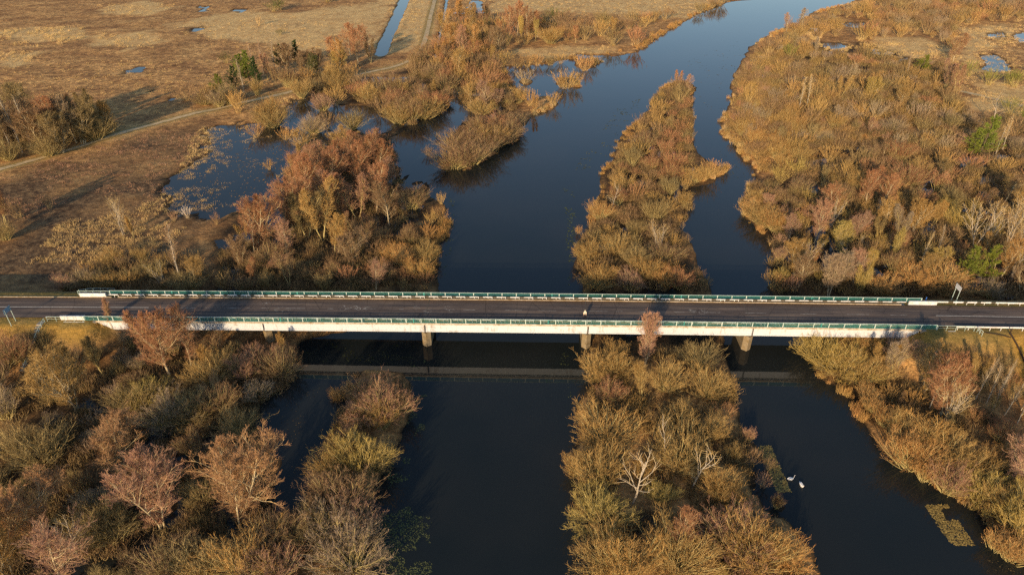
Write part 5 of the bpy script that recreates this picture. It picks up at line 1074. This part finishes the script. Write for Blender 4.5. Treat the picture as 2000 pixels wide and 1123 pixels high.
def skin(name, joints, bones, radii, m, parent, sub=2):
    me = bpy.data.meshes.new(name); me.from_pydata(joints, bones, []); me.materials.append(m); o = link(name, me, parent)
    md = o.modifiers.new('skin', 'SKIN'); md.use_smooth_shade = True
    for i, r_ in enumerate(radii):
        d_ = me.skin_vertices[0].data[i]; d_.radius = r_ if isinstance(r_, tuple) else (r_, r_); d_.use_root = (i == 0)
    s_ = o.modifiers.new('sub', 'SUBSURF'); s_.levels = s_.render_levels = sub; return o
PT, PW = 14.75, -2.55
px_, py_, _ = B(PT, PW); R_ = empty('person', (px_, py_, dz(PT) + ROADB + .05 * (1 - (PW / 3.8) ** 2)), rad(-90)); R_.scale = (1.1,) * 3; tag(R_, 'person in a cream hooded jacket and dark trousers standing on the bridge road', 'person')
M_SKINC = simple('skin', (.50, .30, .21), .6); M_COAT = simple('cream_jacket', (.72, .66, .52), .8); M_TRS = simple('dark_trousers', (.022, .022, .028), .9); M_HAIR = simple('dark_hair', (.05, .03, .02), .7); M_SHOE = simple('shoe', (.03, .025, .02), .6)
J = [(0, 0, .95), (0, 0, 1.15), (0, 0, 1.38), (0, 0, 1.50), (.01, 0, 1.58), (.015, 0, 1.66),
     (0, .18, 1.42), (.02, .25, 1.14), (.10, .23, .90), (.12, .22, .82), (0, -.18, 1.42), (-.02, -.25, 1.14), (.06, -.24, .90), (.08, -.24, .82),
     (0, .10, .90), (.06, .11, .48), (.0, .11, .08), (0, -.10, .90), (.0, -.11, .48), (-.10, -.11, .10)]
E_ = [(0, 1), (1, 2), (2, 3), (3, 4), (4, 5), (2, 6), (6, 7), (7, 8), (8, 9), (2, 10), (10, 11), (11, 12), (12, 13), (0, 14), (14, 15), (15, 16), (0, 17), (17, 18), (18, 19)]
bo = skin('body', J, E_, [(.15, .11), (.14, .10), (.15, .11), .055, .075, .085, .055, .043, .032, .030, .055, .043, .032, .030, .085, .058, .04, .085, .058, .04], M_SKINC, R_)
skin('jacket', [(0, 0, .80), (0, 0, .98), (0, 0, 1.2), (0, 0, 1.42), (0, 0, 1.50), (0, .20, 1.42), (.02, .26, 1.14), (.09, .24, .92), (0, -.20, 1.42), (-.02, -.26, 1.14), (.05, -.25, .92)],
     [(0, 1), (1, 2), (2, 3), (3, 4), (3, 5), (5, 6), (6, 7), (3, 8), (8, 9), (9, 10)], [(.165, .13), (.16, .125), (.155, .12), (.155, .11), .08, .07, .06, .052, .07, .06, .052], M_COAT, R_)
skin('hood', [(-.02, 0, 1.50), (-.02, 0, 1.60), (-.01, 0, 1.72), (0, 0, 1.77)], [(0, 1), (1, 2), (2, 3)], [.11, .12, .11, .05], M_COAT, R_)
skin('trousers', [(0, 0, .92), (0, .10, .86), (.06, .11, .48), (.0, .11, .12), (0, -.10, .86), (.0, -.11, .48), (-.10, -.11, .13)], [(0, 1), (1, 2), (2, 3), (0, 4), (4, 5), (5, 6)], [(.16, .13), .105, .078, .065, .105, .078, .065], M_TRS, R_)
for s_, xo in ((1, 0), (-1, -.10)):
    mb = MB(); loft(mb, [(-.09, .045, .035, .035), (-.02, .055, .045, .05), (.08, .045, .05, .04), (.17, .03, .04, .025), (.2, .025, .02, .015)], 8); mb.v = [(a + xo, b + s_ * .11, c) for a, b, c in mb.v]; mb.build('shoe', [M_SHOE], R_, smooth=True)
    hx, hy = (.12, .22) if s_ > 0 else (.08, -.24)
    base = (hx, hy, .84); JJ = [base, (hx + .01, hy, .78)]; EE = [(0, 1)]; RR = [.028, .034]
    for k in range(4):
        n0 = len(JJ); yy = hy + (k - 1.5) * .020; l_ = (.062, .078, .082, .070)[k]; JJ += [(hx + .015, yy, .755), (hx + .03, yy, .755 - l_ * .55), (hx + .022, yy, .755 - l_)]; EE += [(1, n0), (n0, n0 + 1), (n0 + 1, n0 + 2)]; RR += [.011, .010, .008]
    n0 = len(JJ); JJ += [(hx + .045, hy, .79), (hx + .055, hy, .755)]; EE += [(1, n0), (n0, n0 + 1)]; RR += [.012, .010]
    skin('hand', JJ, EE, RR, M_SKINC, R_, 1)
